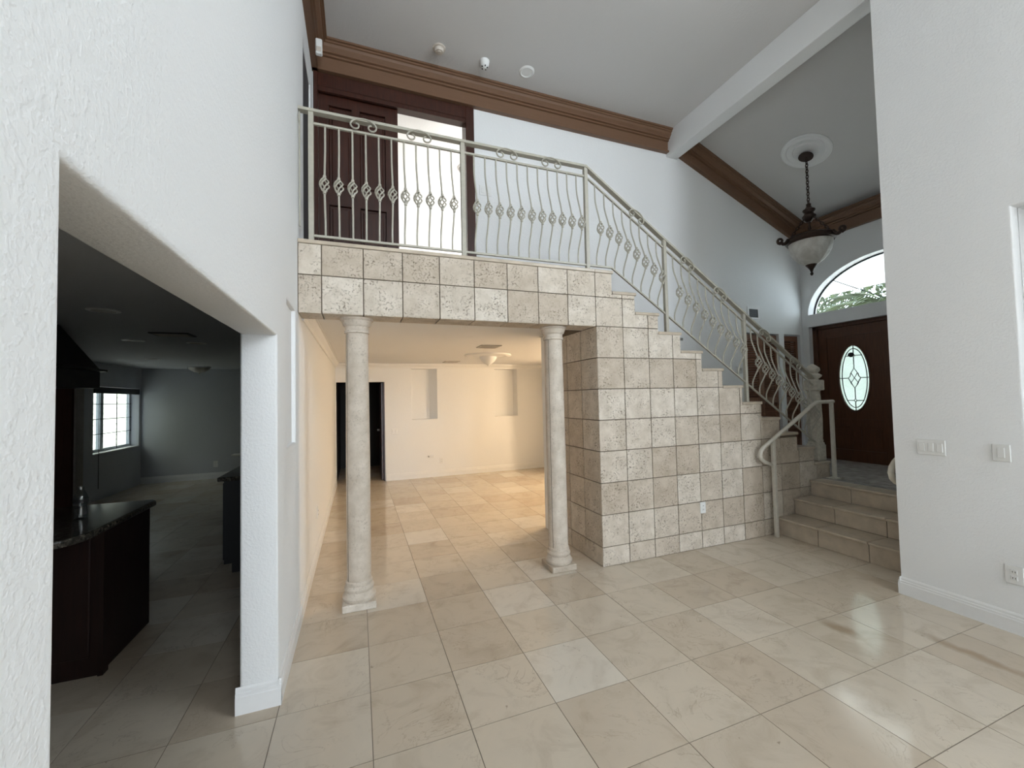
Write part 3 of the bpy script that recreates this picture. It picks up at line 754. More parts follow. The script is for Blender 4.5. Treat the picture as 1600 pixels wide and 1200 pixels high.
lf, cy, cz, sub = front_leaf(1.872, 2.813)
sub(MB().prism([(2.375+0.042*math.cos(2*PI*k/24), 2.148+0.036*math.sin(2*PI*k/24)) for k in range(24)], 'x', 6.848, 6.852), 'oval_sticker', BLACKM)
lf2, _, _, sub2 = front_leaf(0.927, 1.868)
sub2(MB().tube([(6.835, 1.80, 1.50), (6.80, 1.80, 1.50), (6.80, 1.70, 1.50)], 0.012, 8), 'lever_handle', BRONZE)
# arched window above the door
w1 = empty('window_1', (6.88, AC, AZ), 'half round fanlight window above the front door', 'window', kind='structure')
GL = 6.86
half_arch = [(AC + (AA-0.012)*math.cos(PI*k/40), AZ + (AB-0.012)*math.sin(PI*k/40)) for k in range(41)]
ch(MB().tube([(GL, y, z) for y, z in half_arch], 0.012, 6).tube([(GL, AC-AA+0.012, AZ+0.006), (GL, AC+AA-0.012, AZ+0.006)], 0.006, 6), 'arch_frame', DARKFR, w1)
for a in (45, 90, 135):
    r_ = 0.010 if a == 90 else 0.006
    e = (AC + (AA-0.01)*math.cos(math.radians(a)), AZ + (AB-0.01)*math.sin(math.radians(a)))
    ch(MB().tube([(GL, AC, AZ+0.03), (GL, *e)], r_, 6), 'muntin', DARKFR, w1)
ch(MB().tube([(GL, AC+0.05*math.cos(PI*k/10), AZ+0.01+0.04*math.sin(PI*k/10)) for k in range(11)], 0.010, 6), 'hub', DARKFR, w1)
angs = [0, 45, 90, 135, 180]
for a0, a1 in zip(angs, angs[1:]):
    pp = [(AC, AZ+0.012)] + [(AC+(AA-0.014)*math.cos(math.radians(a0+(a1-a0)*k/10)), AZ+0.004+(AB-0.016)*math.sin(math.radians(a0+(a1-a0)*k/10))) for k in range(11)]
    if a0 == 0: pp[1] = (pp[1][0], AZ+0.012)
    if a1 == 180: pp[-1] = (pp[-1][0], AZ+0.012)
    ch(MB().prism(pp, 'x', GL+0.004, GL+0.007), 'pane', PANE, w1)
# balcony door
d2 = empty('door_2', (0.36, YT, ZU), 'dark mahogany panelled door leaf at the balcony beside the bright doorway', 'door', kind='structure')
fr = [(-0.455, -0.415), (1.145, 1.245)]
for a, b in fr: ch(MB().box(a, YT-0.022, ZU, b, YT+0.16, 5.022).bevel(0.005), 'jamb', MAHOG, d2)
ch(MB().box(-0.415, YT-0.022, 4.875, 1.145, YT+0.16, 5.015).bevel(0.005), 'head', MAHOG, d2)
ch(MB().box(-0.415, YT-0.012, 4.83, 1.145, YT+0.02, 4.875), 'head_stop', MAHOG, d2)
yl = YT+0.045
lf = ch(MB().box(-0.412, yl, ZU+0.01, -0.315, yl+0.045, 4.87).box(0.255, yl, ZU+0.01, 0.385, yl+0.045, 4.87).box(-0.09, yl, 3.08, -0.01, yl+0.045, 3.67).box(-0.09, yl, 3.86, -0.01, yl+0.045, 4.73).box(-0.315, yl, 4.73, 0.255, yl+0.045, 4.87).box(-0.315, yl, 3.67, 0.255, yl+0.045, 3.86).box(-0.315, yl, ZU+0.01, 0.255, yl+0.045, 3.08), 'door_leaf', MAHOG, d2)
for a, b in ((-0.315, -0.09), (-0.01, 0.255)):
    for z0, z1 in ((3.86, 4.73), (3.08, 3.67)):
        o = MB().box(a, yl+0.026, z0, b, yl+0.04, z1).prism([(a+0.03, z0+0.03), (b-0.03, z0+0.03), (b-0.03, z1-0.03), (a+0.03, z1-0.03)], 'y', yl+0.010, yl+0.026).bevel(0.008).build('panel', MAHOG, lf)
# open leaf inside the bright room
ch(MB().prism([(1.150, YT+0.165), (1.188, YT+0.158), (1.405, YT+0.93), (1.367, YT+0.94)], 'z', ZU+0.01, 4.86), 'open_leaf', MAHOG, d2)
d6 = empty('door_6', (XL, 2.5, ZU), 'dark slab standing in for the shade of the upper left doorway', 'door', kind='structure')
ch(MB().box(XL-0.06, 2.225, ZU, XL-0.014, 2.795, 4.735), 'door_leaf', VENTD, d6)  # dark slab put in the opening to stand in for its shade
# passage doorway in the far room
d3 = empty('door_3', (0.45, YB, 0), 'dark brown door standing open in the far doorway', 'door', kind='structure')
ch(MB().box(0.385, YB+0.10, 0.01, 0.425, YB+0.88, 1.985).bevel(0.004), 'door_leaf', MAHOG, d3)
ch(MB().box(0.428, YB+0.012, 0, 0.449, YB+0.11, 1.995), 'jamb', MAHOG, d3)
ch(MB().lathe([(0.012, 0), (0.012, 0.03), (0.028, 0.04), (0.03, 0.055), (0.018, 0.068), (0.001, 0.07)], seg=12).build('tmp', BRONZE) and MB().tube([(0.385, YB+0.80, 0.98), (0.335, YB+0.80, 0.98)], 0.022, 8), 'knob', ALUM, d3)
for o in [o for o in bpy.data.objects if o.name.startswith('tmp')]: bpy.data.objects.remove(o, do_unlink=True)
# louvre closet doors
def louvre(n_, x0, x1, leaves, label):
    d = empty('door_%d' % n_, ((x0+x1)/2, YT+0.05, 0.56), label, 'door', kind='structure')
    wd = (x1-x0)/leaves
    for k in range(leaves):
        a, b = x0+k*wd+0.003, x0+(k+1)*wd-0.003
        lf = ch(MB().box(a, YT+0.04, 0.56, a+0.045, YT+0.072, 2.51).box(b-0.045, YT+0.04, 0.56, b, YT+0.072, 2.51).box(a+0.045, YT+0.04, 2.43, b-0.045, YT+0.072, 2.51).box(a+0.045, YT+0.04, 0.56, b-0.045, YT+0.072, 0.70).box(a+0.045, YT+0.04, 1.45, b-0.045, YT+0.072, 1.53), 'leaf_frame', LOUV, d)
        M = MB(); z = 0.715
        while z < 2.42:
            if not (1.42 < z < 1.52):
                M.sweep([(0, 0), (0.030, 0.030), (0.030, 0.036), (0, 0.006)], (a+0.04, YT+0.042, z), (b-0.04, YT+0.042, z), (0, 1, 0), (0, 0, 1))
            z += 0.037
        o = M.build('louvre_slats', LOUV, lf, kind='stuff')
    return d
louvre(4, 5.445, 6.165, 2, 'brown louvred bifold closet door behind the stair railing')
louvre(5, 6.29, 6.65, 1, 'narrow brown louvred closet door in the foyer corner')

# ------------------------------------------------------------------ pendant light in the foyer
PX, PY = 5.517, 2.02
zc0 = zs(PX)
tl = math.atan(0.41)
md = empty('ceiling_medallion', (PX, PY, zc0), 'round white plaster medallion on the sloping foyer ceiling', 'medallion')
md.rotation_euler = (0, tl, 0)
MB().lathe([(0.285, 0.0), (0.285, -0.012), (0.27, -0.02), (0.255, -0.012), (0.225, -0.012), (0.215, -0.022), (0.195, -0.022), (0.185, -0.014), (0.15, -0.014), (0.14, -0.026), (0.11, -0.03), (0.001, -0.03)][::-1], seg=40).build('disc', TRIMW, md, 40)
pe = empty('pendant_light', (PX, PY, 3.60), 'dark bronze pendant lamp with alabaster bowl hanging in the foyer', 'pendant lamp')
def pc(M, name, mat, smooth=None): return M.build(name, mat, pe, smooth)
cn = MB().lathe([(0.001, 0), (0.085, 0.0), (0.085, 0.008), (0.06, 0.03), (0.02, 0.05), (0.001, 0.05)][::1], seg=24).build('canopy', BRONZE, pe, 40, loc=(-0.01, 0, zc0-3.60-0.085))
cn.rotation_euler = (0, tl, 0)
link_me = MB().tube([(0.014*math.cos(2*PI*k/14), 0, 0.026*math.sin(2*PI*k/14)) for k in range(14)], 0.0058, 5, True).mesh('chain_link', BRONZE, 60)
ztop, zbot = zc0-0.10, 4.10
nl = int((ztop-zbot)/0.038)
for k in range(nl+1):
    inst('chain_link', link_me, pe, (0, 0, zbot + k*0.038 - 3.60), (0, 0, (k % 2)*PI/2))
pc(MB().lathe([(0.001, 0.235), (0.03, 0.24), (0.055, 0.27), (0.075, 0.295), (0.078, 0.315), (0.06, 0.335), (0.05, 0.36), (0.07, 0.385), (0.07, 0.40), (0.04, 0.42), (0.025, 0.45), (0.028, 0.475), (0.012, 0.49), (0.001, 0.50)], seg=24), 'hub', BRONZE, 40)
pc(MB().lathe([(0.012, 0.0), (0.012, 0.24)], seg=10), 'stem', BRONZE)
RB = 0.245
ringp = [(RB-0.02, -0.035), (RB+0.01, -0.045), (RB+0.03, -0.02), (RB+0.025, 0.005), (RB+0.035, 0.02), (RB+0.01, 0.04), (RB-0.02, 0.045), (RB-0.04, 0.02)]
M = MB(); rows = []
for k in range(40):
    a = 2*PI*k/40; g = 1 + 0.004*math.cos(20*a)
    rows.append([M.bm.verts.new((r*g*math.cos(a), r*g*math.sin(a), z)) for r, z in ringp])
for r0, r1 in zip(rows, rows[1:]+rows[:1]):
    for k in range(len(ringp)): M.bm.faces.new([r0[k], r1[k], r1[(k+1) % len(ringp)], r0[(k+1) % len(ringp)]])
pc(M, 'ring', BRONZE, 40)
pc(MB().lathe([(0.243, -0.02), (0.240, -0.08), (0.225, -0.15), (0.19, -0.22), (0.14, -0.28), (0.08, -0.325), (0.04, -0.34), (0.001, -0.34)][::-1], seg=64, flute=16, amp=0.012), 'glass_bowl', ALAB, 50)
pc(MB().lathe([(0.001, -0.475), (0.014, -0.465), (0.020, -0.445), (0.010, -0.425), (0.016, -0.415), (0.022, -0.395), (0.05, -0.355), (0.066, -0.335), (0.066, -0.325), (0.04, -0.32), (0.001, -0.32)], seg=20), 'finial', BRONZE, 40)
vw = -2.571
for k in range(3):
    a = vw + PI/3 + k*2*PI/3
    u = Vector((math.cos(a), math.sin(a), 0))
    pts = []
    for i in range(22):
        s_ = i/21
        if s_ < 0.5:
            tt = s_/0.5; r, z = RB + 0.02 + 0.10*tt, 0.02 - 0.05*math.sin(tt*PI*0.9) - 0.01*tt
        else:
            tt = (s_-0.5)/0.5; an = -PI/2 + tt*PI*1.7; q = 0.040*(1-0.5*tt)
            r, z = RB + 0.12 + q*math.cos(an) - 0.0, -0.005 + 0.012 + q*math.sin(an) + 0.0
        pts.append(u*r + Vector((0, 0, z)))
    pc(MB().tube(pts, [0.026 - 0.012*i/21 for i in range(22)], 7), 'scroll_arm', BRONZE, 60)
    for i in range(7):
        t_ = (i+0.5)/7; p = u*(0.06 + (RB-0.07)*t_) + Vector((0, 0, 0.28 - 0.235*t_))
        o = inst('chain_link', link_me, pe, p); o.rotation_euler = (0, 0.65 if False else 0, a)
        o.rotation_mode = 'QUATERNION'; o.rotation_quaternion = (u*(RB-0.07) + Vector((0, 0, -0.235))).to_track_quat('Z', 'Y') @ Matrix.Rotation((i % 2)*PI/2, 3, 'Z').to_quaternion()

# ------------------------------------------------------------------ ceiling fittings of the hall
def fitting(name, prof, loc, mat, label, cat, extra=None, seg=24):
    e_ = empty(name, loc, label, cat)
    MB().lathe(prof, seg=seg).build('body', mat, e_, 40)
    return e_
e_ = fitting('smoke_detector', [(0.001, -0.045), (0.04, -0.045), (0.048, -0.03), (0.048, -0.018), (0.066, -0.012), (0.066, 0)], (0.778, 2.603, ZC), IVORY, 'beige smoke detector on the hall ceiling, leftmost of three fittings', 'smoke detector')
MB().lathe([(0.02, -0.050), (0.02, -0.044)], seg=12).build('test_button', IVORY, e_)
e_ = fitting('smoke_alarm', [(0.001, -0.075), (0.02, -0.073), (0.042, -0.055), (0.05, -0.03), (0.05, -0.01), (0.056, 0)], (1.278, 2.612, ZC), PLASTIC, 'white domed smoke alarm with black slots, middle of three fittings', 'smoke alarm')
for k in range(5):
    a = k*2*PI/5 - 1.6
    MB().box(-0.009, -0.005, -0.004, 0.009, 0.005, 0.004).build('slot', BLACKM, e_, loc=(0.028*math.cos(a), 0.028*math.sin(a), -0.068)).rotation_euler = (0, 0, a)
e_ = fitting('ceiling_speaker', [(0.001, -0.008), (0.06, -0.008), (0.062, -0.012), (0.07, -0.014), (0.078, -0.010), (0.088, -0.004), (0.088, 0)], (1.772, 2.591, ZC), PLASTIC, 'flat round white ceiling fitting, rightmost of three fittings', 'ceiling fitting')
# motion sensor on the crown corner
e_ = empty('motion_sensor', (XL+0.085, 2.72, 5.08), 'white motion sensor on the crown moulding corner', 'sensor')
MB().box(-0.03, -0.025, -0.075, 0.03, 0.025, 0.075).bevel(0.008).build('body', PLASTIC, e_)
MB().box(-0.022, -0.03, -0.06, 0.022, -0.02, -0.01).bevel(0.004).build('lens', IVORY, e_)

# ------------------------------------------------------------------ switches, outlets, vents
def plate(loc, nrm, wdt, hgt, label, kind='switch', n_=1, mat=PLASTIC, cat='switch'):
    """wall plate; nrm is the outward wall normal"""
    e_ = empty('outlet_plate' if kind == 'outlet' else 'switch_plate', loc, label, cat)
    ang = math.atan2(nrm[1], nrm[0]) + PI/2
    e_.rotation_euler = (0, 0, ang)
    MB().box(-wdt/2, -0.007, -hgt/2, wdt/2, 0.0, hgt/2).bevel(0.003).build('plate', mat, e_)
    for k in range(n_):
        x = (k-(n_-1)/2)*wdt/n_*0.92
        if kind == 'switch':
            MB().box(x-0.017, -0.011, -0.033, x+0.017, -0.006, 0.033).bevel(0.002).build('rocker', mat, e_)
        else:
            for z in (-0.02, 0.02):
                s_ = MB().box(x-0.016, -0.0095, z-0.014, x+0.016, -0.006, z+0.014).bevel(0.002).build('socket', mat, e_)
                for sx in (-0.006, 0.006): MB().box(x+sx-0.0012, -0.0105, z-0.005, x+sx+0.0012, -0.0093, z+0.005).build('slot', BLACKM, s_)
    return e_
plate((XR, 0.233, 1.175), (-1, 0), 0.165, 0.115, 'white triple light switch on the right wall', n_=3)
plate((XR, -0.126, 1.175), (-1, 0), 0.085, 0.115, 'white single light switch on the right wall')
plate((XR, -0.150, 0.382), (-1, 0), 0.085, 0.12, 'white electrical outlet low on the right wall', 'outlet', cat='outlet')
plate((3.328, YS, 0.42), (0, -1), 0.075, 0.118, 'white electrical outlet on the coral stone stair wall', 'outlet', cat='outlet')
plate((1.375, YT, 4.06), (0, -1), 0.15, 0.118, 'white double switch on the wall behind the balcony railing', n_=2)
plate((0.637, YB, 0.99), (0, -1), 0.12, 0.125, 'white double switch on the far wall beside the dark doorway', n_=2)
plate((1.588, YB, 0.335), (0, -1), 0.075, 0.12, 'white outlet low on the far warm lit wall', 'outlet', cat='outlet')
plate((XL, 3.28, 0.45), (1, 0), 0.075, 0.12, 'white outlet low on the left wall under the balcony', 'outlet', cat='outlet')
plate((-2.99, YK, 0.315), (0, -1), 0.085, 0.13, 'white outlet on the far kitchen wall', 'outlet', cat='outlet')
e_ = empty('cable_outlet', (1.374, YB, 0.43), 'small white cable stub with loose bracket on the far wall', 'cable outlet')
MB().box(-0.05, -0.03, -0.02, 0.05, 0.0, 0.02).bevel(0.006).build('bracket', PLASTIC, e_)
MB().tube([(-0.05, -0.02, 0), (-0.07, -0.04, 0.02), (-0.055, -0.05, -0.01)], 0.008, 6).build('cable', GREYV, e_)
# wall vent over the stairs
e_ = empty('wall_vent', (5.63, YT, 2.83), 'white framed air vent with dark slats on the stair wall', 'vent')
MB().box(-0.125, -0.012, -0.095, 0.125, 0, -0.065).box(-0.125, -0.012, 0.065, 0.125, 0, 0.095).box(-0.125, -0.012, -0.065, -0.095, 0, 0.065).box(0.095, -0.012, -0.065, 0.125, 0, 0.065).build('frame', TRIMW, e_)
MB().box(-0.095, -0.002, -0.065, 0.095, -0.001, 0.065).build('backing', BLACKM, e_)
sl = MB().box(-0.095, -0.010, -0.0025, 0.095, -0.002, 0.0025).mesh('slat', VENTD)
for k in range(8): inst('slat', sl, e_, (0, 0, -0.055 + k*0.0157), (0.5, 0, 0))
e_ = empty('thermostat', (5.275, YT, 1.955), 'small white thermostat on the wall behind the stair railing', 'thermostat')
MB().box(-0.055, -0.03, -0.05, 0.055, 0, 0.05).bevel(0.008).build('body', PLASTIC, e_)
MB().box(-0.03, -0.032, -0.005, 0.03, -0.029, 0.03).build('display', GREYV, e_)

# ------------------------------------------------------------------ lower room fittings
e_ = empty('ceiling_medallion_lamp', (2.06, 5.2, ZR), 'white plaster ceiling medallion lamp with pointed bowl in the lower room', 'ceiling lamp')
MB().lathe([(0.001, -0.035), (0.20, -0.035), (0.24, -0.022), (0.30, -0.022), (0.33, -0.032), (0.37, -0.030), (0.395, -0.014), (0.395, 0)], seg=48, flute=24, amp=0.012).build('medallion', TRIMW, e_, 50)
MB().lathe([(0.001, -0.20), (0.012, -0.19), (0.016, -0.178), (0.06, -0.155), (0.115, -0.11), (0.145, -0.06), (0.15, -0.036), (0.001, -0.034)], seg=32).build('bowl', TRIMW, e_, 50)
for nm, (x, y), lb in (('ceiling_vent', (1.725, 4.08), 'square ceiling vent in front of the medallion lamp'), ('ceiling_vent', (1.695, 6.5), 'square ceiling vent near the far wall')):
    e_ = empty(nm, (x, y, ZR), lb, 'vent')
    MB().box(-0.15, -0.15, -0.012, 0.15, 0.15, 0).bevel(0.004).build('frame', GREYV, e_)
    for k in range(6): MB().box(-0.12, -0.11+k*0.042, -0.018, 0.12, -0.095+k*0.042, -0.011).build('slat', GREYV, e_)
fitting('smoke_detector', [(0.001, -0.045), (0.05, -0.04), (0.065, -0.02), (0.07, 0)], (-0.19, 6.35, ZR), PLASTIC, 'white smoke detector on the low ceiling behind the left column', 'smoke detector')
# the lit lamp out of sight behind the stair block
e_ = empty('flush_ceiling_lamp', (4.75, 4.55, ZR), 'lit flush ceiling lamp around the corner of the lower room', 'ceiling lamp')
MB().lathe([(0.001, -0.03), (0.14, -0.03), (0.15, -0.02), (0.15, 0)], seg=24).build('base', TRIMW, e_, 40)
lamp('flush_lamp_light', 'POINT', (4.75, 4.55, 2.16), 215, (1.0, 0.74, 0.47), soft=0.10)

# ------------------------------------------------------------------ kitchen
pen = empty('kitchen_peninsula', (-2.1, 2.0, 0), 'dark cherry kitchen peninsula cabinet under the granite bar', 'cabinet')
ch(MB().box(-2.75, 1.70, 0.0, -1.525, 2.33, 0.885).bevel(0.004), 'body', CABW, pen)
for a, b in ((-2.70, -2.15), (-2.12, -1.57)):
    ch(MB().box(a, 1.685, 0.12, b, 1.70, 0.86).bevel(0.004), 'front_panel', CABW, pen)
ch(MB().box(-1.53, 1.69, 0, -1.505, 1.75, 0.885), 'corner_stile', CABW, pen)
pts = [(-2.85, 1.24), (-1.66, 1.23)] + [(-1.64+0.20*math.sin(a*PI/16), 1.43-0.20*math.cos(a*PI/16)) for a in range(0, 9)] + [(-1.44, 2.20), (-1.47, 2.25), (-2.85, 2.25)]
ct = MB().prism(pts, 'z', 0.885, 0.925).bevel(0.01, 2)
ct.build('countertop', GRANITE, label='dark speckled granite bar top with rounded corner', cat='countertop')
bt = empty('water_bottle', (-1.67, 1.80, 0.9255), 'clear plastic water bottle standing on the granite bar top', 'bottle')
MB().lathe([(0.030, 0.0), (0.033, 0.006), (0.033, 0.03), (0.029, 0.06), (0.027, 0.075), (0.033, 0.095), (0.034, 0.10), (0.034, 0.125), (0.030, 0.142), (0.018, 0.17), (0.013, 0.18), (0.013, 0.192)], seg=24).build('body', PET, bt, 50)
MB().lathe([(0.015, 0.182), (0.0155, 0.197), (0.012, 0.199)], seg=16).build('neck_ring', PET, bt, 40)
MB().lathe([(0.0348, 0.101), (0.0348, 0.122)], seg=24).build('label_band', VENTD, bt, 40)
# range hood
hd = empty('range_hood', (-2.6, 3.3, 1.78), 'dark range hood with sloping sides hanging in the kitchen', 'hood')
ch(MB().box(-3.5, 3.0, 1.797, -2.41, 3.6, 1.96), 'canopy', BLACKM, hd)
ch(MB().box(-3.54, 2.97, 1.96, -2.365, 3.63, 1.98), 'lip', BLACKM, hd)
M = MB(); a = [M.bm.verts.new(p) for p in ((-3.5, 3.0, 1.98), (-2.41, 3.0, 1.98), (-2.41, 3.6, 1.98), (-3.5, 3.6, 1.98))]; b = [M.bm.verts.new(p) for p in ((-3.2, 3.05, ZK), (-2.69, 3.05, ZK), (-2.69, 3.55, ZK), (-3.2, 3.55, ZK))]
M.bm.faces.new(a); M.bm.faces.new(b)
for k in range(4): M.bm.faces.new([a[k], a[(k+1) % 4], b[(k+1) % 4], b[k]])
ch(M, 'chimney', BLACKM, hd)
tc = empty('tall_cabinet', (-3.5, 4.64, 0), 'tall red brown kitchen cabinet below the hood', 'cabinet')
ch(MB().box(-3.95, 4.58, 0, -3.075, 4.7, 2.2), 'body', REDW, tc)
for a, b in ((-3.93, -3.52), (-3.50, -3.09)):
    ch(MB().box(a, 4.56, 0.1, b, 4.58, 2.15).bevel(0.004), 'door', REDW, tc)
ch(MB().box(-3.075, 4.56, 0, -3.055, 4.7, 2.2), 'end_strip', GREYV, tc)
bc = empty('base_cabinet', (-0.95, 3.8, 0), 'black kitchen base cabinet against the hall wall', 'cabinet')
ch(MB().box(-1.255, 3.10, 0.10, -0.66, 5.2, 0.885).box(-1.20, 3.14, 0, -0.66, 5.2, 0.10), 'body', BLACKM, bc)
for k in range(4):
    ch(MB().box(-1.272, 3.13+k*0.52, 0.13, -1.255, 3.62+k*0.52, 0.86).bevel(0.003), 'door', BLACKM, bc)
MB().box(-1.30, 3.06, 0.885, -0.655, 5.25, 0.925).bevel(0.008, 2).build('countertop', GRANITE, label='dark granite worktop on the base cabinet beside the pillar', cat='countertop')
fc = empty('wall_hook_rail', (-2.56, YK, 0.49), 'small white fitting on the far kitchen wall', 'wall fitting')
MB().box(-0.10, -0.05, -0.03, 0.10, 0, 0.03).bevel(0.012, 2).build('body', PLASTIC, fc); MB().tube([(-0.12, -0.06, 0), (0.12, -0.06, 0)], 0.015, 8).build('bar', PLASTIC, fc)
for (x, y), lb in (((-1.98, 2.70), 'round recessed downlight nearest in the kitchen ceiling'), ((-2.55, 4.57), 'round recessed downlight beyond the hood in the kitchen'), ((-1.96, 4.68), 'round recessed downlight right of the ceiling vent'), ((-3.26, 6.94), 'round recessed downlight farthest in the kitchen ceiling')):
    e_ = empty('recessed_downlight', (x, y, ZK), lb, 'downlight', 'kitchen ceiling downlights')
    MB().lathe([(0.105, 0), (0.105, -0.006), (0.078, -0.010), (0.078, 0)], seg=28).build('trim_ring', TRIMW, e_, 40)
    MB().lathe([(0.076, -0.006), (0.001, -0.004)], seg=24).build('lens', GREYV, e_, 40)
e_ = empty('kitchen_ceiling_vent', (-1.95, 3.95, ZK), 'square air vent in the kitchen ceiling', 'vent')
MB().box(-0.18, -0.12, -0.012, 0.18, 0.12, 0).bevel(0.003).build('frame', VENTD, e_)
for k in range(5): MB().box(-0.15, -0.09+k*0.04, -0.018, 0.15, -0.075+k*0.04, -0.011).build('slat', GREYV, e_)
e_ = empty('dome_lamp', (-3.10, 8.55, ZK), 'small dome ceiling lamp at the far end of the kitchen', 'ceiling lamp')
MB().lathe([(0.001, -0.15), (0.015, -0.14), (0.02, -0.125), (0.09, -0.11), (0.17, -0.06), (0.19, -0.02), (0.001, -0.02)], seg=28).build('glass_dome', ALAB, e_, 50)
MB().lathe([(0.001, -0.03), (0.20, -0.025), (0.20, 0), (0.001, 0)], seg=28).build('base', TRIMW, e_, 40)
# kitchen window
w2 = empty('window_2', (XK-0.15, 8.33, 0.8), 'kitchen window with dark security bars and pale siding outside', 'window', kind='structure')
xw = XK-0.17
ch(MB().box(xw-0.02, 7.55, 0.80, xw+0.03, 9.12, 0.86).box(xw-0.02, 7.55, 1.92, xw+0.03, 9.12, 1.98).box(xw-0.02, 7.55, 0.86, xw+0.03, 7.60, 1.92).box(xw-0.02, 9.06, 0.86, xw+0.03, 9.12, 1.92).box(xw-0.02, 8.03, 0.86, xw+0.04, 8.13, 1.92), 'sash_frame', ALUM, w2)
ch(MB().box(xw+0.0, 7.60, 0.86, xw+0.004, 8.03, 1.92), 'pane', PANE, w2); ch(MB().box(xw+0.0, 8.13, 0.86, xw+0.004, 9.06, 1.92), 'pane', PANE, w2)
for z in (1.13, 1.40, 1.67): ch(MB().box(xw+0.034, 7.57, z-0.006, xw+0.046, 9.10, z+0.006), 'security_bar', DARKFR, w2)
for y in (7.66, 8.55): ch(MB().box(xw+0.046, y-0.006, 0.82, xw+0.056, y+0.006, 1.95), 'security_bar', DARKFR, w2)
ch(MB().box(XK-0.19, 7.56, 0.795, XK+0.015, 9.11, 0.812), 'sill', TRIMW, w2)
bl = empty('window_blind', (XK-0.03, 8.33, 1.9), 'dark raised blind at the top of the kitchen window', 'blind')
ch(MB().box(XK-0.06, 7.57, 1.86, XK+0.01, 9.11, 1.97).bevel(0.004), 'headrail', BLACKM, bl)
ch(MB().tube([(XK+0.015, 7.68, 1.87), (XK+0.015, 7.68, 0.20)], 0.004, 5), 'pull_cord', BLACKM, bl)

# ------------------------------------------------------------------ upstairs room lamp
e_ = empty('dome_ceiling_lamp', (1.62, 4.6, 5.25), 'dome ceiling lamp in the bright room behind the balcony', 'ceiling lamp')
MB().lathe([(0.001, -0.12), (0.09, -0.10), (0.15, -0.05), (0.17, 0)], seg=24).build('glass_dome', GREYV, e_, 50)
MB().lathe([(0.18, -0.015), (0.18, 0)], seg=24).build('base', TRIMW, e_, 40)

# ------------------------------------------------------------------ rear glazing (behind the camera)
w3 = empty('window_3', (3.0, YREAR, 0.35), 'large hall window behind the camera', 'window', kind='structure')
def glazing(e_, f, u0, u1, v0, v1, n_):
    for a, b, c, d in [(u0, u1, v0, v0+0.06), (u0, u1, v1-0.06, v1)]: ch(f(a, b, c, d), 'rail', TRIMW, e_)
    for k in range(n_+1):
        u = u0 + (u1-u0-0.06)*k/n_; ch(f(u, u+0.06, v0+0.06, v1-0.06), 'stile', TRIMW, e_)
glazing(w3, lambda a, b, c, d: MB().box(a, YREAR-0.12, c, b, YREAR-0.07, d), 0.95, 3.85, 1.0, 5.0, 3)

w4 = empty('window_4', (XR, -2.05, 3.2), 'high clerestory window of the right wall behind the camera', 'window', kind='structure')
glazing(w4, lambda a, b, c, d: MB().box(XR+0.06, a, c, XR+0.10, b, d), -3.2, -0.9, 3.2, 4.8, 3)
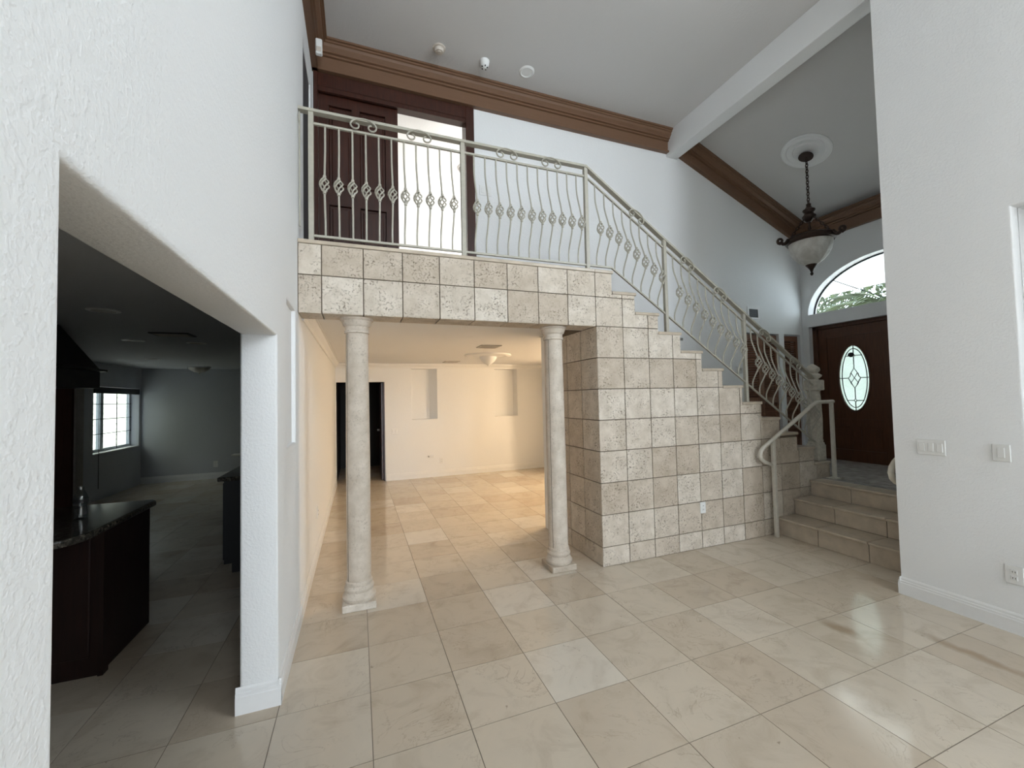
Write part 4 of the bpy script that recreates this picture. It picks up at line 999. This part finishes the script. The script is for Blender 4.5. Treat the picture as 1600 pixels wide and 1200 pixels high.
# ------------------------------------------------------------------ outside
S('floor_porch', MB().box(XE+0.26, -6, 0.2, 40, 14, 0.5), PAVE, 'pale paved ground outside the front door')
S('ceiling_porch', MB().box(XE+0.2, -2.0, 4.35, 9.9, 6.0, 4.45), PORCH, 'white porch ceiling outside the arched window')
pb = S('trim_porch_beam', MB().box(9.55, -2.0, 3.76, 9.85, 6.0, 4.35).box(9.52, -2.0, 3.84, 9.55, 6.0, 3.88).box(9.50, -2.0, 4.0, 9.55, 6.0, 4.06), PORCH, 'white porch beam seen through the arched window')
def palm(x, y, h, label, seed, n_=13, L_=2.0, mat=LEAF):
    rnd = random.Random(seed)
    e_ = empty('palm_tree', (x, y, 0.5), label, 'palm tree', 'palms outside the front door')
    MB().tube([(0.05*math.sin(k*0.8), 0.04*math.cos(k), h*k/8) for k in range(9)], [0.13-0.005*k for k in range(9)], 8).build('trunk', BARK, e_, 50)
    for k in range(n_):
        a = 2*PI*k/n_ + rnd.uniform(-0.2, 0.2); el = rnd.uniform(0.1, 1.1); Lk = L_*rnd.uniform(0.8, 1.15)
        M = MB(); u = Vector((math.cos(a), math.sin(a), 0)); sd = Vector((-math.sin(a), math.cos(a), 0)); spine = []
        for i in range(15):
            s_ = i/14; spine.append(u*(Lk*s_*math.cos(el*0.7)) + Vector((0, 0, h + Lk*(math.sin(el)*s_ - 0.75*s_*s_))))
        M.tube(spine, [0.018-0.001*i for i in range(15)], 4)
        for i in range(1, 15):
            for j in (0, 0.5):
                s_ = (i+j)/14.5; p = spine[i] if j == 0 else (spine[i] + spine[min(14, i+1)])/2
                ln = 0.55*math.sin(PI*min(1, 0.15+s_*0.85))+0.08
                for sg in (1, -1):
                    tip = p + sd*sg*ln*0.8 + u*ln*0.45 + Vector((0, 0, -0.25*ln))
                    d_ = u*0.022
                    M.bm.faces.new([M.bm.verts.new(q) for q in (p-d_, p+d_, (p+tip)/2+d_*1.2+Vector((0, 0, 0.03)), tip, (p+tip)/2-d_*1.2+Vector((0, 0, 0.03)))])
        M.build('frond', mat if rnd.random() < 0.6 else LEAF2, e_)
palm(11.9, 4.3, 3.1, 'green palm tree outside beyond the centre of the arched window', 1, L_=1.7)
palm(13.2, 7.9, 3.2, 'green palm tree outside at the far left of the arched window', 3, L_=1.7)
palm(12.6, 0.6, 3.2, 'green palm tree outside right of the arched window', 4, L_=1.7)
def hedge(name, c, sx, sy, sz, n_, seed, label):
    rnd = random.Random(seed); M = MB()
    for _ in range(n_):
        p = Vector((c[0]+rnd.uniform(-sx, sx), c[1]+rnd.uniform(-sy, sy), c[2]+rnd.uniform(-sz, sz)))
        a = Vector((rnd.gauss(0, 1), rnd.gauss(0, 1), rnd.gauss(0, 1))).normalized()*rnd.uniform(0.10, 0.22); b = a.cross(Vector((rnd.gauss(0, 1), rnd.gauss(0, 1), rnd.gauss(0, 1)))).normalized()*0.05
        M.bm.faces.new([M.bm.verts.new(q) for q in (p-a, p+b, p+a, p-b)])
    return M.build(name, LEAF, label=label, cat='foliage', kind='stuff')
hedge('hedge_foliage', (15.8, 4.0, 3.0), 0.8, 7.0, 2.6, 12000, 5, 'dense green leaves behind the palms outside')
S('wall_sun_block', MB().box(XK-0.2, -3.0, ZK+0.1, XL-0.18, YK+0.1, 5.6).box(XK-0.9, -3.0, ZK+0.1, XK-0.2, YK+0.6, ZK+0.2), PORCH, 'unseen block and eave added above the kitchen to shade the siding outside')  # unseen block and overhang, added to keep sun and sky off the siding
sd_ = S('wall_neighbour', MB().box(-6.65, 2.0, -0.5, -6.6, 16.0, 7.0), SIDING, 'neighbouring house wall with cream siding outside the kitchen window')
for k in range(22):
    z = -0.2 + k*0.15
    MB().sweep([(0, 0), (0.035, 0), (0.006, 0.148), (0, 0.148)], (-6.6, 4.0, z), (-6.6, 14.0, z), (1, 0, 0), (0, 0, 1)).build('siding_board', SIDING, sd_)
S('floor_yard', MB().box(-12, 3, -0.3, XK-0.2, 16, -0.1), PAVE, 'pale ground outside the kitchen window')
